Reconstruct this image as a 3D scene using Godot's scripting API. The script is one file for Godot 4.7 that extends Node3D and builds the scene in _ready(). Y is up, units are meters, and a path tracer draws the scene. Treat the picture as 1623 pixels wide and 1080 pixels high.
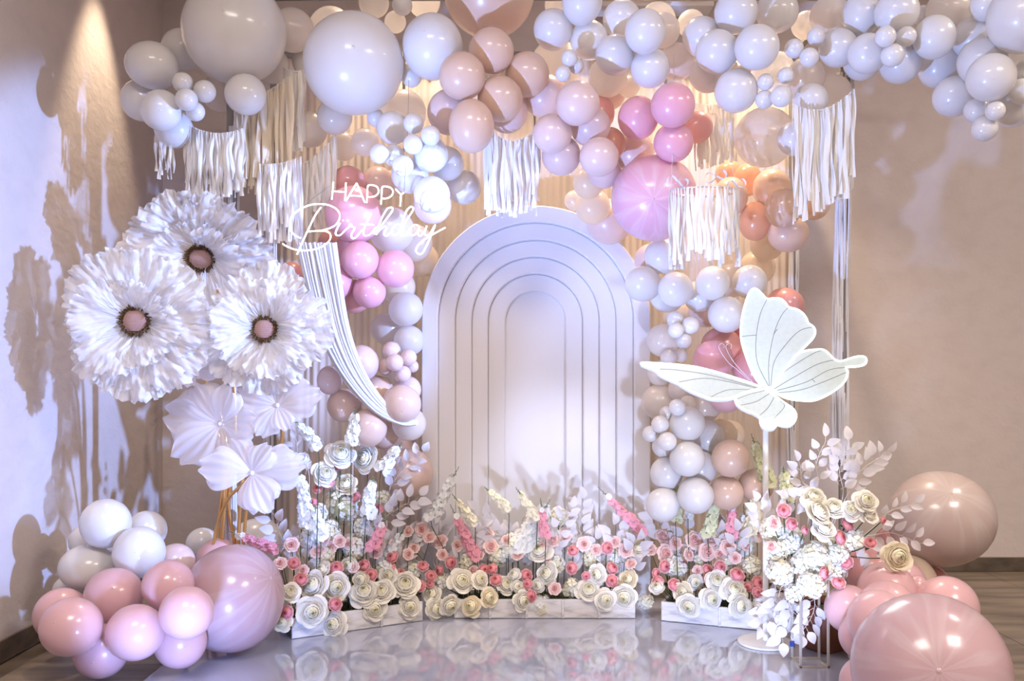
extends Node3D
# A birthday backdrop: stepped arch, balloon garland on a metal frame, organza poppies, planters of silk flowers,
# a neon greeting and a lit butterfly, in a plastered room. F, CX, CY describe the lens; at() turns a place in the photo and a distance into metres.

const F := 1450.0
const CX := 811.0
const CY := 600.0
const EYE := 1.16
var rng := RandomNumberGenerator.new()
var M := {}
var used := {}

func _ready():
	rng.seed = 7
	# camera
	var cam := Camera3D.new()
	cam.name = "camera"
	cam.position = Vector3(0, EYE, 0)
	cam.projection = Camera3D.PROJECTION_FRUSTUM
	cam.near = 0.05
	cam.far = 60.0
	cam.size = 1080.0 / F * cam.near
	cam.frustum_offset = Vector2(0, (CY - 540.0) / F * cam.near)
	add_child(cam)
	cam.current = true
	# environment
	var env := Environment.new()
	env.background_mode = Environment.BG_COLOR
	env.background_color = Color(0.02, 0.02, 0.025)
	env.tonemap_mode = Environment.TONE_MAPPER_LINEAR
	env.tonemap_exposure = 1.27
	env.sdfgi_enabled = true
	env.ssao_enabled = true
	env.ssil_enabled = true
	var we := WorldEnvironment.new()
	we.name = "environment"
	we.environment = env
	add_child(we)
	materials()
	lights()
	room()
	backdrop()
	balloons()
	ribbons()
	neon_sign()
	poppies()
	planters()
	bouquet_stand()
	flowers()
	butterfly()

# ---------- lights ----------
func ceiling_panel(x, z, w, d, e, col, label):
	var t = thing("ceiling_light", label, "ceiling light", Vector3(x, 3.58, z), "ceiling light panels")
	part("panel_frame", bevel_box(Vector3(w + 0.06, 0.03, d + 0.06), 0.006), M.white_paint, t, Vector3(0, 0.0, 0))
	part("diffuser", bevel_box(Vector3(w, 0.012, d), 0.003), glow(col, 1.6), t, Vector3(0, -0.02, 0))
	var l := AreaLight3D.new()
	l.name = "ceiling_panel_light"
	l.area_size = Vector2(w, d)
	l.light_energy = e
	l.light_color = col
	l.shadow_enabled = true
	l.position = Vector3(x, 3.545, z)
	l.rotation = Vector3(-PI / 2, 0, 0)
	add_child(l, true)

func downlight(x, z, e, ang, label, ty := 0.0, tx := 0.0):
	var t = thing("downlight", label, "ceiling light", Vector3(x, 3.6, z), "recessed downlights")
	part("trim_ring", lathe(PackedVector2Array([Vector2(0.035, -0.004), Vector2(0.055, -0.006), Vector2(0.06, 0.0), Vector2(0.035, 0.0)]), 20), M.white_paint, t)
	part("lens", lathe(PackedVector2Array([Vector2(0.0, -0.003), Vector2(0.03, -0.003), Vector2(0.034, 0.0)]), 16), glow(Color(1, 0.86, 0.68), 3.0), t)
	var l := SpotLight3D.new()
	l.name = "downlight_lamp"
	l.light_color = Color(1.0, 0.90, 0.77)
	l.light_energy = e
	l.spot_angle = ang
	l.spot_angle_attenuation = 0.6
	l.spot_range = 12.0
	l.spot_attenuation = 2.0
	l.light_size = 0.03
	l.shadow_enabled = true
	add_child(l, true)
	l.look_at_from_position(Vector3(x, 3.585, z), Vector3(x + tx, 0, z + ty), Vector3(0, 0, 1))

func stage_lamp(pos: Vector3, target: Vector3, e, ang, col, size, label, blend := 0.35):
	var t = thing("stage_lamp", label, "stage light", pos, "stage lamps outside the set")
	var dir := (target - pos).normalized()
	var b := frame_to(dir)
	var can = part("can", lathe(PackedVector2Array([Vector2(0.0, -0.10), Vector2(0.035, -0.10), Vector2(0.05, -0.085), Vector2(0.05, 0.0), Vector2(0.046, 0.0), Vector2(0.044, -0.012)]), 20), M.black_metal, t, Vector3.ZERO, b)
	part("lens", lathe(PackedVector2Array([Vector2(0.0, -0.004), Vector2(0.03, -0.006), Vector2(0.044, -0.012)]), 16), glow(col, 3.0), can)
	if pos.y < 0.5:
		part("foot_yoke", tube(PackedVector3Array([Vector3(-0.06, 0, 0), Vector3(-0.06, -pos.y + 0.006, 0), Vector3(0.06, -pos.y + 0.006, 0), Vector3(0.06, 0, 0)]), 0.006, 6), M.black_metal, t)
	else:
		part("light_pole", tube(PackedVector3Array([Vector3(0, -0.05, 0), Vector3(0, -pos.y, 0)]), 0.014, 8), M.black_metal, t)
	var l := SpotLight3D.new()
	l.name = "stage_lamp_beam"
	l.light_color = col
	l.light_energy = e
	l.spot_angle = ang
	l.spot_angle_attenuation = blend
	l.spot_range = 14.0
	l.spot_attenuation = 2.0
	l.light_size = size
	l.shadow_enabled = true
	add_child(l, true)
	l.look_at_from_position(pos + dir * 0.02, target, Vector3(0, 1, 0.01))

func lights():
	var soft := Color(1.0, 0.955, 0.92)
	ceiling_panel(-0.5, -0.7, 1.2, 1.2, 8.0, soft, "square white ceiling light panel above the camera's left")
	ceiling_panel(2.6, -0.7, 1.2, 1.2, 11.0, soft, "square white ceiling light panel above the camera's right")
	ceiling_panel(3.2, -3.4, 0.6, 0.6, 2.0, soft, "small square ceiling light panel near the back wall at the right")
	downlight(-1.86, -4.62, 3.6, 24.0, "recessed downlight close to the left wall", 0.0, -0.12)
	downlight(-0.55, -4.72, 2.4, 40.0, "recessed downlight above the neon sign")
	downlight(0.55, -4.62, 2.4, 40.0, "recessed downlight above the arch")
	downlight(1.35, -4.75, 3.6, 40.0, "recessed downlight above the frame's right end")
	var lav := Color(0.57, 0.70, 1.0)
	stage_lamp(Vector3(2.3, 1.5, -2.75), Vector3(-2.1, 1.3, -4.4), 25.0, 17.0, lav, 0.05, "black stage lamp on a pole at the right, facing the left wall")
	stage_lamp(Vector3(-1.5, 0.10, -1.7), Vector3(0.72, 2.75, -4.2), 17.0, 25.0, lav, 0.05, "black stage lamp on the floor at the left, tilted up", 0.8)
	stage_lamp(Vector3(-1.0, 0.10, -2.75), Vector3(-1.2, 0.26, -3.45), 1.2, 32.0, lav, 0.05, "black stage lamp on the floor before the pink balloons")
	stage_lamp(Vector3(0.1, 0.10, -2.3), Vector3(0.22, 0.50, -4.38), 2.2, 13.0, Color(0.78, 0.84, 1.0), 0.05, "black stage lamp on the floor before the middle planter", 0.8)
	stage_lamp(Vector3(0.8, 0.10, -2.65), Vector3(0.95, 0.62, -4.3), 2.3, 27.0, Color(0.72, 0.80, 1.0), 0.05, "black stage lamp on the floor before the right planter")

# ---------- small helpers ----------
func at(px, py, d) -> Vector3:
	return Vector3((px - CX) / F * d, EYE - (py - CY) / F * d, -d)

func numbered(called: String) -> String:
	var k: int = used.get(called, 0)
	used[called] = k + 1
	return called if k == 0 else "%s_%03d" % [called, k]

func tag(o, label: String, category: String, group := ""):
	o.set_meta("label", label)
	o.set_meta("category", category)
	if group:
		o.set_meta("group", group)
	return o

func thing(called, label, category, pos := Vector3.ZERO, group := ""):
	var o := Node3D.new()
	o.name = numbered(called)
	o.position = pos
	add_child(o)
	return tag(o, label, category, group)

func part(called, mesh: Mesh, m: Material, parent, pos := Vector3.ZERO, basis := Basis.IDENTITY):
	var o := MeshInstance3D.new()
	o.name = called
	o.mesh = mesh
	o.material_override = m
	o.transform = Transform3D(basis, pos)
	parent.add_child(o, true)
	return o

func solid(called, mesh: Mesh, m: Material, pos := Vector3.ZERO, basis := Basis.IDENTITY):
	var o := MeshInstance3D.new()
	o.name = numbered(called)
	o.mesh = mesh
	o.material_override = m
	o.transform = Transform3D(basis, pos)
	add_child(o)
	return o

func structure(called, mesh: Mesh, m: Material, pos := Vector3.ZERO):
	var o = solid(called, mesh, m, pos)
	o.set_meta("kind", "structure")
	return o

func frame_to(y: Vector3) -> Basis:
	# a basis whose y axis looks along the given direction
	y = y.normalized()
	var x := Vector3.UP.cross(y)
	if x.length() < 0.05:
		x = Vector3.RIGHT
	x = (x - y * x.dot(y)).normalized()
	return Basis(x, y, x.cross(y))

func rf(a: float, b: float) -> float:
	return rng.randf_range(a, b)

# ---------- mesh makers ----------
class MB:
	var v := PackedVector3Array()
	var n := PackedVector3Array()
	var uv := PackedVector2Array()
	var ix := PackedInt32Array()

	func grid(nu: int, nv: int, p: PackedVector3Array, wrap := false, flip := false):
		var o := v.size()
		var w := nu + 1
		for j in nv + 1:
			for i in w:
				var ia := i - 1
				var ib := i + 1
				if wrap:
					if ia < 0: ia = nu - 1
					if ib > nu: ib = 1
				else:
					ia = maxi(ia, 0)
					ib = mini(ib, nu)
				var jr := j
				var tu := p[jr * w + ib] - p[jr * w + ia]
				if tu.length_squared() < 1e-14:
					jr = j + 1 if j == 0 else j - 1
					tu = p[jr * w + ib] - p[jr * w + ia]
				var tv := p[mini(j + 1, nv) * w + i] - p[maxi(j - 1, 0) * w + i]
				var nn := tu.cross(tv).normalized()
				v.append(p[j * w + i])
				n.append(-nn if flip else nn)
				uv.append(Vector2(float(i) / nu, float(j) / nv))
		for j in nv:
			for i in nu:
				var a := o + j * w + i
				if flip:
					ix.append_array(PackedInt32Array([a, a + 1, a + w + 1, a, a + w + 1, a + w]))
				else:
					ix.append_array(PackedInt32Array([a, a + w + 1, a + 1, a, a + w, a + w + 1]))

	func tri(a: Vector3, b: Vector3, c: Vector3):
		var nn := (c - a).cross(b - a).normalized()
		var o := v.size()
		for q in [a, b, c]:
			v.append(q)
			n.append(nn)
			uv.append(Vector2(q.x, q.y))
		ix.append_array(PackedInt32Array([o, o + 1, o + 2]))

	func quad(a: Vector3, b: Vector3, c: Vector3, d: Vector3):
		tri(a, b, c)
		tri(a, c, d)

	func mesh() -> ArrayMesh:
		var arr := []
		arr.resize(Mesh.ARRAY_MAX)
		arr[Mesh.ARRAY_VERTEX] = v
		arr[Mesh.ARRAY_NORMAL] = n
		arr[Mesh.ARRAY_TEX_UV] = uv
		arr[Mesh.ARRAY_INDEX] = ix
		var m := ArrayMesh.new()
		m.add_surface_from_arrays(Mesh.PRIMITIVE_TRIANGLES, arr)
		return m

func lathe_in(mb: MB, prof: PackedVector2Array, sides: int, off := Vector3.ZERO, b := Basis.IDENTITY):
	var p := PackedVector3Array()
	for q in prof:
		for i in sides + 1:
			var a := TAU * (i % sides) / sides
			p.append(off + b * Vector3(q.x * cos(a), q.y, -q.x * sin(a)))
	mb.grid(sides, prof.size() - 1, p, true)

func lathe(prof: PackedVector2Array, sides: int) -> ArrayMesh:
	var mb := MB.new()
	lathe_in(mb, prof, sides)
	return mb.mesh()

func tube_in(mb: MB, pts: PackedVector3Array, r, sides: int, r_end = -1.0):
	var p := PackedVector3Array()
	var nrm := Vector3.ZERO
	var k := pts.size()
	for j in k:
		var t := (pts[mini(j + 1, k - 1)] - pts[maxi(j - 1, 0)]).normalized()
		if j == 0:
			nrm = t.cross(Vector3(0.31, 0.17, 0.93)).normalized()
		nrm = (nrm - t * nrm.dot(t)).normalized()
		var b := t.cross(nrm)
		var rr: float = r if r_end < 0.0 else lerpf(r, r_end, float(j) / (k - 1))
		for i in sides + 1:
			var a := TAU * (i % sides) / sides
			p.append(pts[j] + (nrm * cos(a) + b * sin(a)) * rr)
	mb.grid(sides, k - 1, p, true)
	for e in [0, k - 1]:
		var o := mb.v.size()
		for i in sides:
			mb.v.append(p[e * (sides + 1) + i])
			mb.n.append((pts[e] - pts[1 if e == 0 else k - 2]).normalized())
			mb.uv.append(Vector2.ZERO)
		for i in range(1, sides - 1):
			mb.ix.append_array(PackedInt32Array([o, o + i, o + i + 1] if e == 0 else [o, o + i + 1, o + i]))

func tube(pts: PackedVector3Array, r, sides: int, r_end = -1.0) -> ArrayMesh:
	var mb := MB.new()
	tube_in(mb, pts, r, sides, r_end)
	return mb.mesh()

func smooth(pts: PackedVector3Array, per: int) -> PackedVector3Array:
	# a curve through the points
	var out := PackedVector3Array()
	var k := pts.size()
	for i in k - 1:
		for s in per:
			out.append(pts[i].cubic_interpolate(pts[i + 1], pts[maxi(i - 1, 0)], pts[mini(i + 2, k - 1)], float(s) / per))
	out.append(pts[k - 1])
	return out

func bevel_box(size: Vector3, b: float) -> ArrayMesh:
	var mb := MB.new()
	var h := size / 2.0
	var rings := []
	for q in [[-h.z, b], [-h.z + b, 0.0], [h.z - b, 0.0], [h.z, b]]:
		var x: float = h.x - q[1]
		var y: float = h.y - q[1]
		rings.append([Vector3(-x, -y, q[0]), Vector3(x, -y, q[0]), Vector3(x, y, q[0]), Vector3(-x, y, q[0])])
	for j in 3:
		for i in 4:
			var k := (i + 1) % 4
			mb.quad(rings[j][i], rings[j + 1][i], rings[j + 1][k], rings[j][k])
	mb.quad(rings[3][0], rings[3][3], rings[3][2], rings[3][1])
	mb.quad(rings[0][0], rings[0][1], rings[0][2], rings[0][3])
	return mb.mesh()

func sheet(nu: int, nv: int, f: Callable, flip := false) -> ArrayMesh:
	var mb := MB.new()
	sheet_in(mb, nu, nv, f, flip)
	return mb.mesh()

func sheet_in(mb: MB, nu: int, nv: int, f: Callable, flip := false):
	var p := PackedVector3Array()
	for j in nv + 1:
		for i in nu + 1:
			p.append(f.call(float(i) / nu, float(j) / nv))
	mb.grid(nu, nv, p, false, flip)

# ---------- materials ----------
func mat(c: Color, rough := 0.6, spec := 0.5) -> StandardMaterial3D:
	var m := StandardMaterial3D.new()
	m.albedo_color = c
	m.roughness = rough
	m.metallic_specular = spec
	m.cull_mode = BaseMaterial3D.CULL_DISABLED
	return m

func latex(c: Color, clear := 0.0) -> StandardMaterial3D:
	var m := mat(c, 0.3, 0.5)
	m.clearcoat_enabled = true
	m.clearcoat = 0.6
	m.clearcoat_roughness = 0.12
	m.backlight_enabled = true
	m.backlight = Color(1, 1, 1) * (0.7 + clear)
	m.backlight.a = 1.0
	return m

func glow(c: Color, e: float) -> StandardMaterial3D:
	var m := mat(c, 0.5)
	m.emission_enabled = true
	m.emission = c
	m.emission_energy_multiplier = e
	return m

func noise(freq: float, seed_: int, oct := 4, warp := 0.0) -> FastNoiseLite:
	var n := FastNoiseLite.new()
	n.seed = seed_
	n.noise_type = FastNoiseLite.TYPE_SIMPLEX_SMOOTH
	n.frequency = freq
	n.fractal_octaves = oct
	if warp > 0.0:
		n.domain_warp_enabled = true
		n.domain_warp_amplitude = warp
		n.domain_warp_frequency = freq * 0.8
	return n

func noise_tex(n: FastNoiseLite, size: int, ramp: Gradient = null, as_normal := 0.0) -> NoiseTexture2D:
	var t := NoiseTexture2D.new()
	t.width = size
	t.height = size
	t.seamless = true
	t.noise = n
	if ramp:
		t.color_ramp = ramp
	if as_normal > 0.0:
		t.as_normal_map = true
		t.bump_strength = as_normal
	return t

func ramp(cols: Array, offs: Array) -> Gradient:
	var g := Gradient.new()
	g.colors = PackedColorArray(cols)
	g.offsets = PackedFloat32Array(offs)
	return g

func marbled(c1: Color, c2: Color, seed_: int) -> StandardMaterial3D:
	var m := latex(Color.WHITE)
	m.albedo_texture = noise_tex(noise(0.012, seed_, 3, 14.0), 256, ramp([c1, c1, c2, c1], [0.0, 0.42, 0.62, 0.9]))
	m.uv1_scale = Vector3(3, 0.35, 1)
	return m

func materials():
	M.white_paint = mat(Color(0.9, 0.9, 0.9), 0.5)
	M.black_metal = mat(Color(0.06, 0.06, 0.065), 0.45)
	M.frame_metal = mat(Color(0.52, 0.50, 0.49), 0.45)
	M.gold = mat(Color(0.90, 0.70, 0.42), 0.28)
	M.gold.metallic = 0.8
	# plaster: trowelled relief, slightly mottled
	for q in [["plaster", Color(0.80, 0.755, 0.735), 11]]:
		var m := mat(Color.WHITE, 0.85, 0.3)
		var c: Color = q[1]
		m.albedo_texture = noise_tex(noise(0.012, q[2], 4, 20.0), 512, ramp([c.darkened(0.015), c, c.lightened(0.02)], [0.2, 0.5, 0.8]))
		m.normal_enabled = true
		m.normal_texture = noise_tex(noise(0.014, q[2] + 1, 5, 34.0), 1024, null, 5.0)
		m.normal_scale = 0.3
		m.uv1_triplanar = true
		m.uv1_world_triplanar = true
		m.uv1_scale = Vector3(0.8, 1.1, 0.8)
		M[q[0]] = m
	M.tile = mat(Color.WHITE, 0.35, 0.5)
	M.tile.albedo_texture = noise_tex(noise(0.008, 21, 5, 10.0), 512, ramp([Color(0.40, 0.355, 0.31), Color(0.475, 0.425, 0.37), Color(0.53, 0.475, 0.415)], [0.2, 0.5, 0.8]))
	M.tile.uv1_triplanar = true
	M.tile.uv1_world_triplanar = true
	M.tile.uv1_scale = Vector3(0.35, 1, 2.4)
	M.baseboard = M.tile.duplicate()
	M.baseboard.albedo_color = Color(0.78, 0.77, 0.77)
	M.baseboard.uv1_scale = Vector3(1.1, 2, 1.1)
	M.ceiling = mat(Color(0.88, 0.86, 0.84), 0.9)
	# glossy vinyl platform
	M.vinyl = mat(Color(0.655, 0.67, 0.74), 0.06, 0.75)
	M.vinyl.clearcoat_enabled = true
	M.vinyl.clearcoat = 0.6
	M.vinyl.clearcoat_roughness = 0.03
	M.vinyl.normal_enabled = true
	M.vinyl.normal_texture = noise_tex(noise(0.006, 31, 2), 256, null, 1.0)
	M.vinyl.normal_scale = 0.015
	M.vinyl.uv1_triplanar = true
	M.vinyl.uv1_world_triplanar = true
	M.vinyl.uv1_scale = Vector3(0.8, 1, 0.8)
	M.arch = mat(Color(0.88, 0.865, 0.865), 0.55, 0.4)
	M.curtain = mat(Color(0.87, 0.815, 0.765), 0.9, 0.2)
	M.curtain.backlight_enabled = true
	M.curtain.backlight = Color(0.6, 0.6, 0.6)
	M.curtain.rim_enabled = true
	M.curtain.rim = 0.3
	# balloons
	M.latex_w = latex(Color(0.90, 0.885, 0.875))
	M.latex_t = latex(Color(0.88, 0.83, 0.79), 0.25)
	M.latex_c = latex(Color(0.91, 0.80, 0.77))
	M.latex_y = latex(Color(0.90, 0.81, 0.70), 0.2)
	M.latex_p = latex(Color(0.89, 0.755, 0.665))
	M.latex_o = latex(Color(0.91, 0.64, 0.47), 0.15)
	M.latex_k = latex(Color(0.90, 0.715, 0.73))
	M.latex_r = latex(Color(0.92, 0.65, 0.635))
	M.latex_g = marbled(Color(0.80, 0.665, 0.685), Color(0.83, 0.725, 0.74), 41)
	M.latex_m = marbled(Color(0.92, 0.72, 0.78), Color(0.935, 0.79, 0.83), 42)
	M.latex_h = latex(Color(0.935, 0.675, 0.73))
	M.latex_n = marbled(Color(0.82, 0.745, 0.715), Color(0.845, 0.785, 0.76), 43)
	# cloth
	M.ribbon = mat(Color(0.92, 0.905, 0.88), 0.7, 0.3)
	M.ribbon.backlight_enabled = true
	M.ribbon.backlight = Color(0.7, 0.7, 0.7)
	M.ribbon_cream = M.ribbon.duplicate()
	M.ribbon_cream.albedo_color = Color(0.91, 0.85, 0.755)
	M.satin = mat(Color(0.93, 0.92, 0.93), 0.28, 0.6)
	M.satin.backlight_enabled = true
	M.satin.backlight = Color(0.5, 0.5, 0.5)
	M.string_white = mat(Color(0.88, 0.87, 0.885), 0.7)
	M.string_white.backlight_enabled = true
	M.string_white.backlight = Color(0.5, 0.5, 0.5)
	M.string_grey = mat(Color(0.50, 0.48, 0.49), 0.7)
	# organza with fine grey veins running out from the middle
	M.organza = organza(Color(0.975, 0.97, 0.975), 0.80, true)
	M.organza_plain = organza(Color(0.93, 0.91, 0.94), 0.74, false)
	M.tulle = organza(Color(0.94, 0.94, 0.96), 0.5, false)
	M.disc = mat(Color(0.56, 0.41, 0.39), 0.6)
	M.bead = mat(Color(0.86, 0.72, 0.68), 0.35)
	M.brown_fuzz = mat(Color(0.40, 0.30, 0.18), 0.9)
	# planter wood, whitewashed
	M.white_wood = mat(Color.WHITE, 0.6, 0.4)
	M.white_wood.albedo_texture = noise_tex(noise(0.01, 51, 5, 24.0), 512, ramp([Color(0.76, 0.74, 0.745), Color(0.86, 0.845, 0.845), Color(0.90, 0.885, 0.885)], [0.15, 0.42, 0.8]))
	M.white_wood.uv1_triplanar = true
	M.white_wood.uv1_scale = Vector3(1.2, 5, 1.2)
	M.dark_wood = mat(Color(0.27, 0.19, 0.16), 0.8)
	M.moss = mat(Color(0.25, 0.26, 0.17), 0.95)
	M.pot = mat(Color(0.42, 0.23, 0.15), 0.55)
	# petals
	M.rose_white = petal(Color(0.965, 0.945, 0.895))
	M.rose_heart = petal(Color(0.965, 0.94, 0.80))
	M.rose_cream = petal(Color(0.955, 0.91, 0.80))
	M.ran_pink = petal(Color(0.94, 0.63, 0.64))
	M.ran_heart = petal(Color(0.88, 0.43, 0.46))
	M.ran_light = petal(Color(0.95, 0.75, 0.75))
	M.blush = petal(Color(0.95, 0.83, 0.80))
	M.blush_heart = petal(Color(0.94, 0.73, 0.70))
	M.floret_w = petal(Color(0.92, 0.92, 0.90))
	M.floret_c = petal(Color(0.93, 0.905, 0.80))
	M.floret_g = petal(Color(0.89, 0.90, 0.74))
	M.floret_p = petal(Color(0.93, 0.64, 0.69))
	M.stem = mat(Color(0.21, 0.27, 0.16), 0.7)
	M.stem_white = mat(Color(0.86, 0.82, 0.79), 0.6)
	M.leaf_green = mat(Color(0.20, 0.31, 0.13), 0.55)
	M.leaf_white = petal(Color(0.83, 0.805, 0.81))
	M.bud = mat(Color(0.45, 0.56, 0.36), 0.6)
	M.led = glow(Color(1.0, 0.98, 0.95), 3.0)
	M.led_rim = glow(Color(0.96, 1.0, 1.0), 1.6)
	M.lit_panel = glow(Color(0.70, 0.73, 0.72), 0.50)
	M.lit_panel.emission_operator = BaseMaterial3D.EMISSION_OP_MULTIPLY
	M.lit_panel.emission_texture = noise_tex(noise(0.05, 61, 4, 10.0), 256, ramp([Color(0.92, 0.93, 0.93), Color(0.97, 0.98, 0.98), Color.WHITE], [0.2, 0.5, 0.8]))
	M.lit_panel.uv1_scale = Vector3(3, 3, 1)
	M.clear = mat(Color(1, 1, 1, 0.06), 0.05, 0.5)
	M.clear.transparency = BaseMaterial3D.TRANSPARENCY_ALPHA
	M.silver = mat(Color(0.82, 0.80, 0.76), 0.3)
	M.silver.metallic = 0.7
	M.blue = mat(Color(0.12, 0.2, 0.5), 0.5)

func petal(c: Color) -> StandardMaterial3D:
	var m := mat(c, 0.65, 0.3)
	m.backlight_enabled = true
	m.backlight = Color(0.6, 0.6, 0.6)
	return m

func organza(c: Color, alpha: float, veins: bool) -> StandardMaterial3D:
	var m := mat(c, 0.42, 0.6)
	m.transparency = BaseMaterial3D.TRANSPARENCY_ALPHA
	m.albedo_color.a = alpha
	m.backlight_enabled = true
	m.backlight = Color(0.9, 0.9, 0.9)
	if veins:
		var img := Image.create(256, 256, false, Image.FORMAT_RGB8)
		img.fill(Color.WHITE)
		for k in 30:
			var x := rf(4, 250)
			var long := rf(0.25, 0.8)
			for y in int(256 * long):
				x += rf(-0.25, 0.25)
				var thin := 0.55 + 0.45 * float(y) / (256 * long)
				img.set_pixel(clampi(int(x), 0, 255), y, Color(thin, thin, thin * 1.01))
				img.set_pixel(clampi(int(x) + 1, 0, 255), y, Color(thin, thin, thin * 1.01))
		m.albedo_texture = ImageTexture.create_from_image(img)
	return m

# ---------- the room ----------
func room():
	var w = structure("wall_left", bevel_box(Vector3(0.2, 3.8, 9.2), 0.01), M.plaster, Vector3(-2.2, 1.7, -1.1))
	structure("wall_back", bevel_box(Vector3(7.4, 3.8, 0.2), 0.01), M.plaster, Vector3(1.3, 1.7, -5.6))
	structure("wall_right", bevel_box(Vector3(0.2, 3.8, 9.2), 0.01), M.plaster, Vector3(4.8, 1.7, -1.1))
	structure("wall_front", bevel_box(Vector3(7.4, 3.8, 0.2), 0.01), M.plaster, Vector3(1.3, 1.7, 3.4))
	structure("ceiling", bevel_box(Vector3(7.2, 0.2, 9.2), 0.01), M.ceiling, Vector3(1.3, 3.7, -1.1))
	var fl = structure("floor", bevel_box(Vector3(7.2, 0.2, 9.2), 0.005), M.baseboard, Vector3(1.3, -0.112, -1.1))
	# large tiles with thin joints, laid on the floor slab
	var tm := bevel_box(Vector3(0.597, 0.012, 0.597), 0.0012)
	for i in range(-4, 7):
		for j in 15:
			var x := 0.42 + 0.6 * i + 0.3
			if x - 0.3 < -2.11 or x + 0.3 > 4.75: continue
			part("tile", tm, M.tile, fl, Vector3(x - 1.3, 0.106, -5.2 + 0.6 * j + 1.1))
	structure("baseboard_left", bevel_box(Vector3(0.014, 0.085, 8.6), 0.003), M.baseboard, Vector3(-2.093, 0.0425, -1.2))
	structure("baseboard_back", bevel_box(Vector3(6.8, 0.085, 0.014), 0.003), M.baseboard, Vector3(1.3, 0.0425, -5.493))
	tag(solid("platform", bevel_box(Vector3(2.83, 0.006, 2.7), 0.002), M.vinyl, Vector3(0.01, 0.003, -3.45)), "glossy white vinyl platform mirroring the flower planters", "stage floor")
	# a white unit on the back wall, mostly hidden by the garland
	var ac = thing("wall_unit", "white wall-mounted air unit glimpsed above the white balloons", "air conditioner", Vector3(0.81, 3.45, -5.38))
	part("casing", bevel_box(Vector3(0.72, 0.26, 0.22), 0.03), M.white_paint, ac)
	part("louvre", bevel_box(Vector3(0.62, 0.05, 0.012), 0.004), M.white_paint, ac, Vector3(0, -0.09, 0.112))

# ---------- frame, curtains, arch ----------
func arch_outline(r: float, cy: float, y0: float, cx: float, n := 40) -> PackedVector2Array:
	var o := PackedVector2Array([Vector2(cx - r, y0)])
	for i in n + 1:
		var a := PI - PI * i / n
		o.append(Vector2(cx + r * cos(a), cy + r * sin(a)))
	o.append(Vector2(cx + r, y0))
	return o

func arch_ring(ro: float, ri: float, cy: float, y0: float, z0: float, z1: float) -> ArrayMesh:
	# a band between two arches (or a full panel when ri is 0), from z0 at the front to z1 at the back, with a softened front inner edge
	var mb := MB.new()
	var o := arch_outline(ro, cy, y0, 0)
	var b := 0.006
	if ri <= 0.0:
		var c := Vector2(0, cy * 0.5)
		for k in o.size():
			var q := o[(k + 1) % o.size()]
			mb.tri(Vector3(c.x, c.y, z0), Vector3(o[k].x, o[k].y, z0), Vector3(q.x, q.y, z0))
			mb.quad(Vector3(o[k].x, o[k].y, z0), Vector3(o[k].x, o[k].y, z1), Vector3(q.x, q.y, z1), Vector3(q.x, q.y, z0))
		return mb.mesh()
	var rows := []
	for q in [[ro, z1], [ro, z0 - b], [ro - b, z0], [ri + b, z0], [ri, z0 - b], [ri, z1]]:
		rows.append([arch_outline(q[0], cy, y0, 0), q[1]])
	for j in rows.size() - 1:
		var pa: PackedVector2Array = rows[j][0]
		var pb: PackedVector2Array = rows[j + 1][0]
		var p := PackedVector3Array()
		for k in pa.size():
			p.append(Vector3(pa[k].x, pa[k].y, rows[j][1]))
		for k in pb.size():
			p.append(Vector3(pb[k].x, pb[k].y, rows[j + 1][1]))
		mb.grid(pa.size() - 1, 1, p, false, true)
	return mb.mesh()

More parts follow.
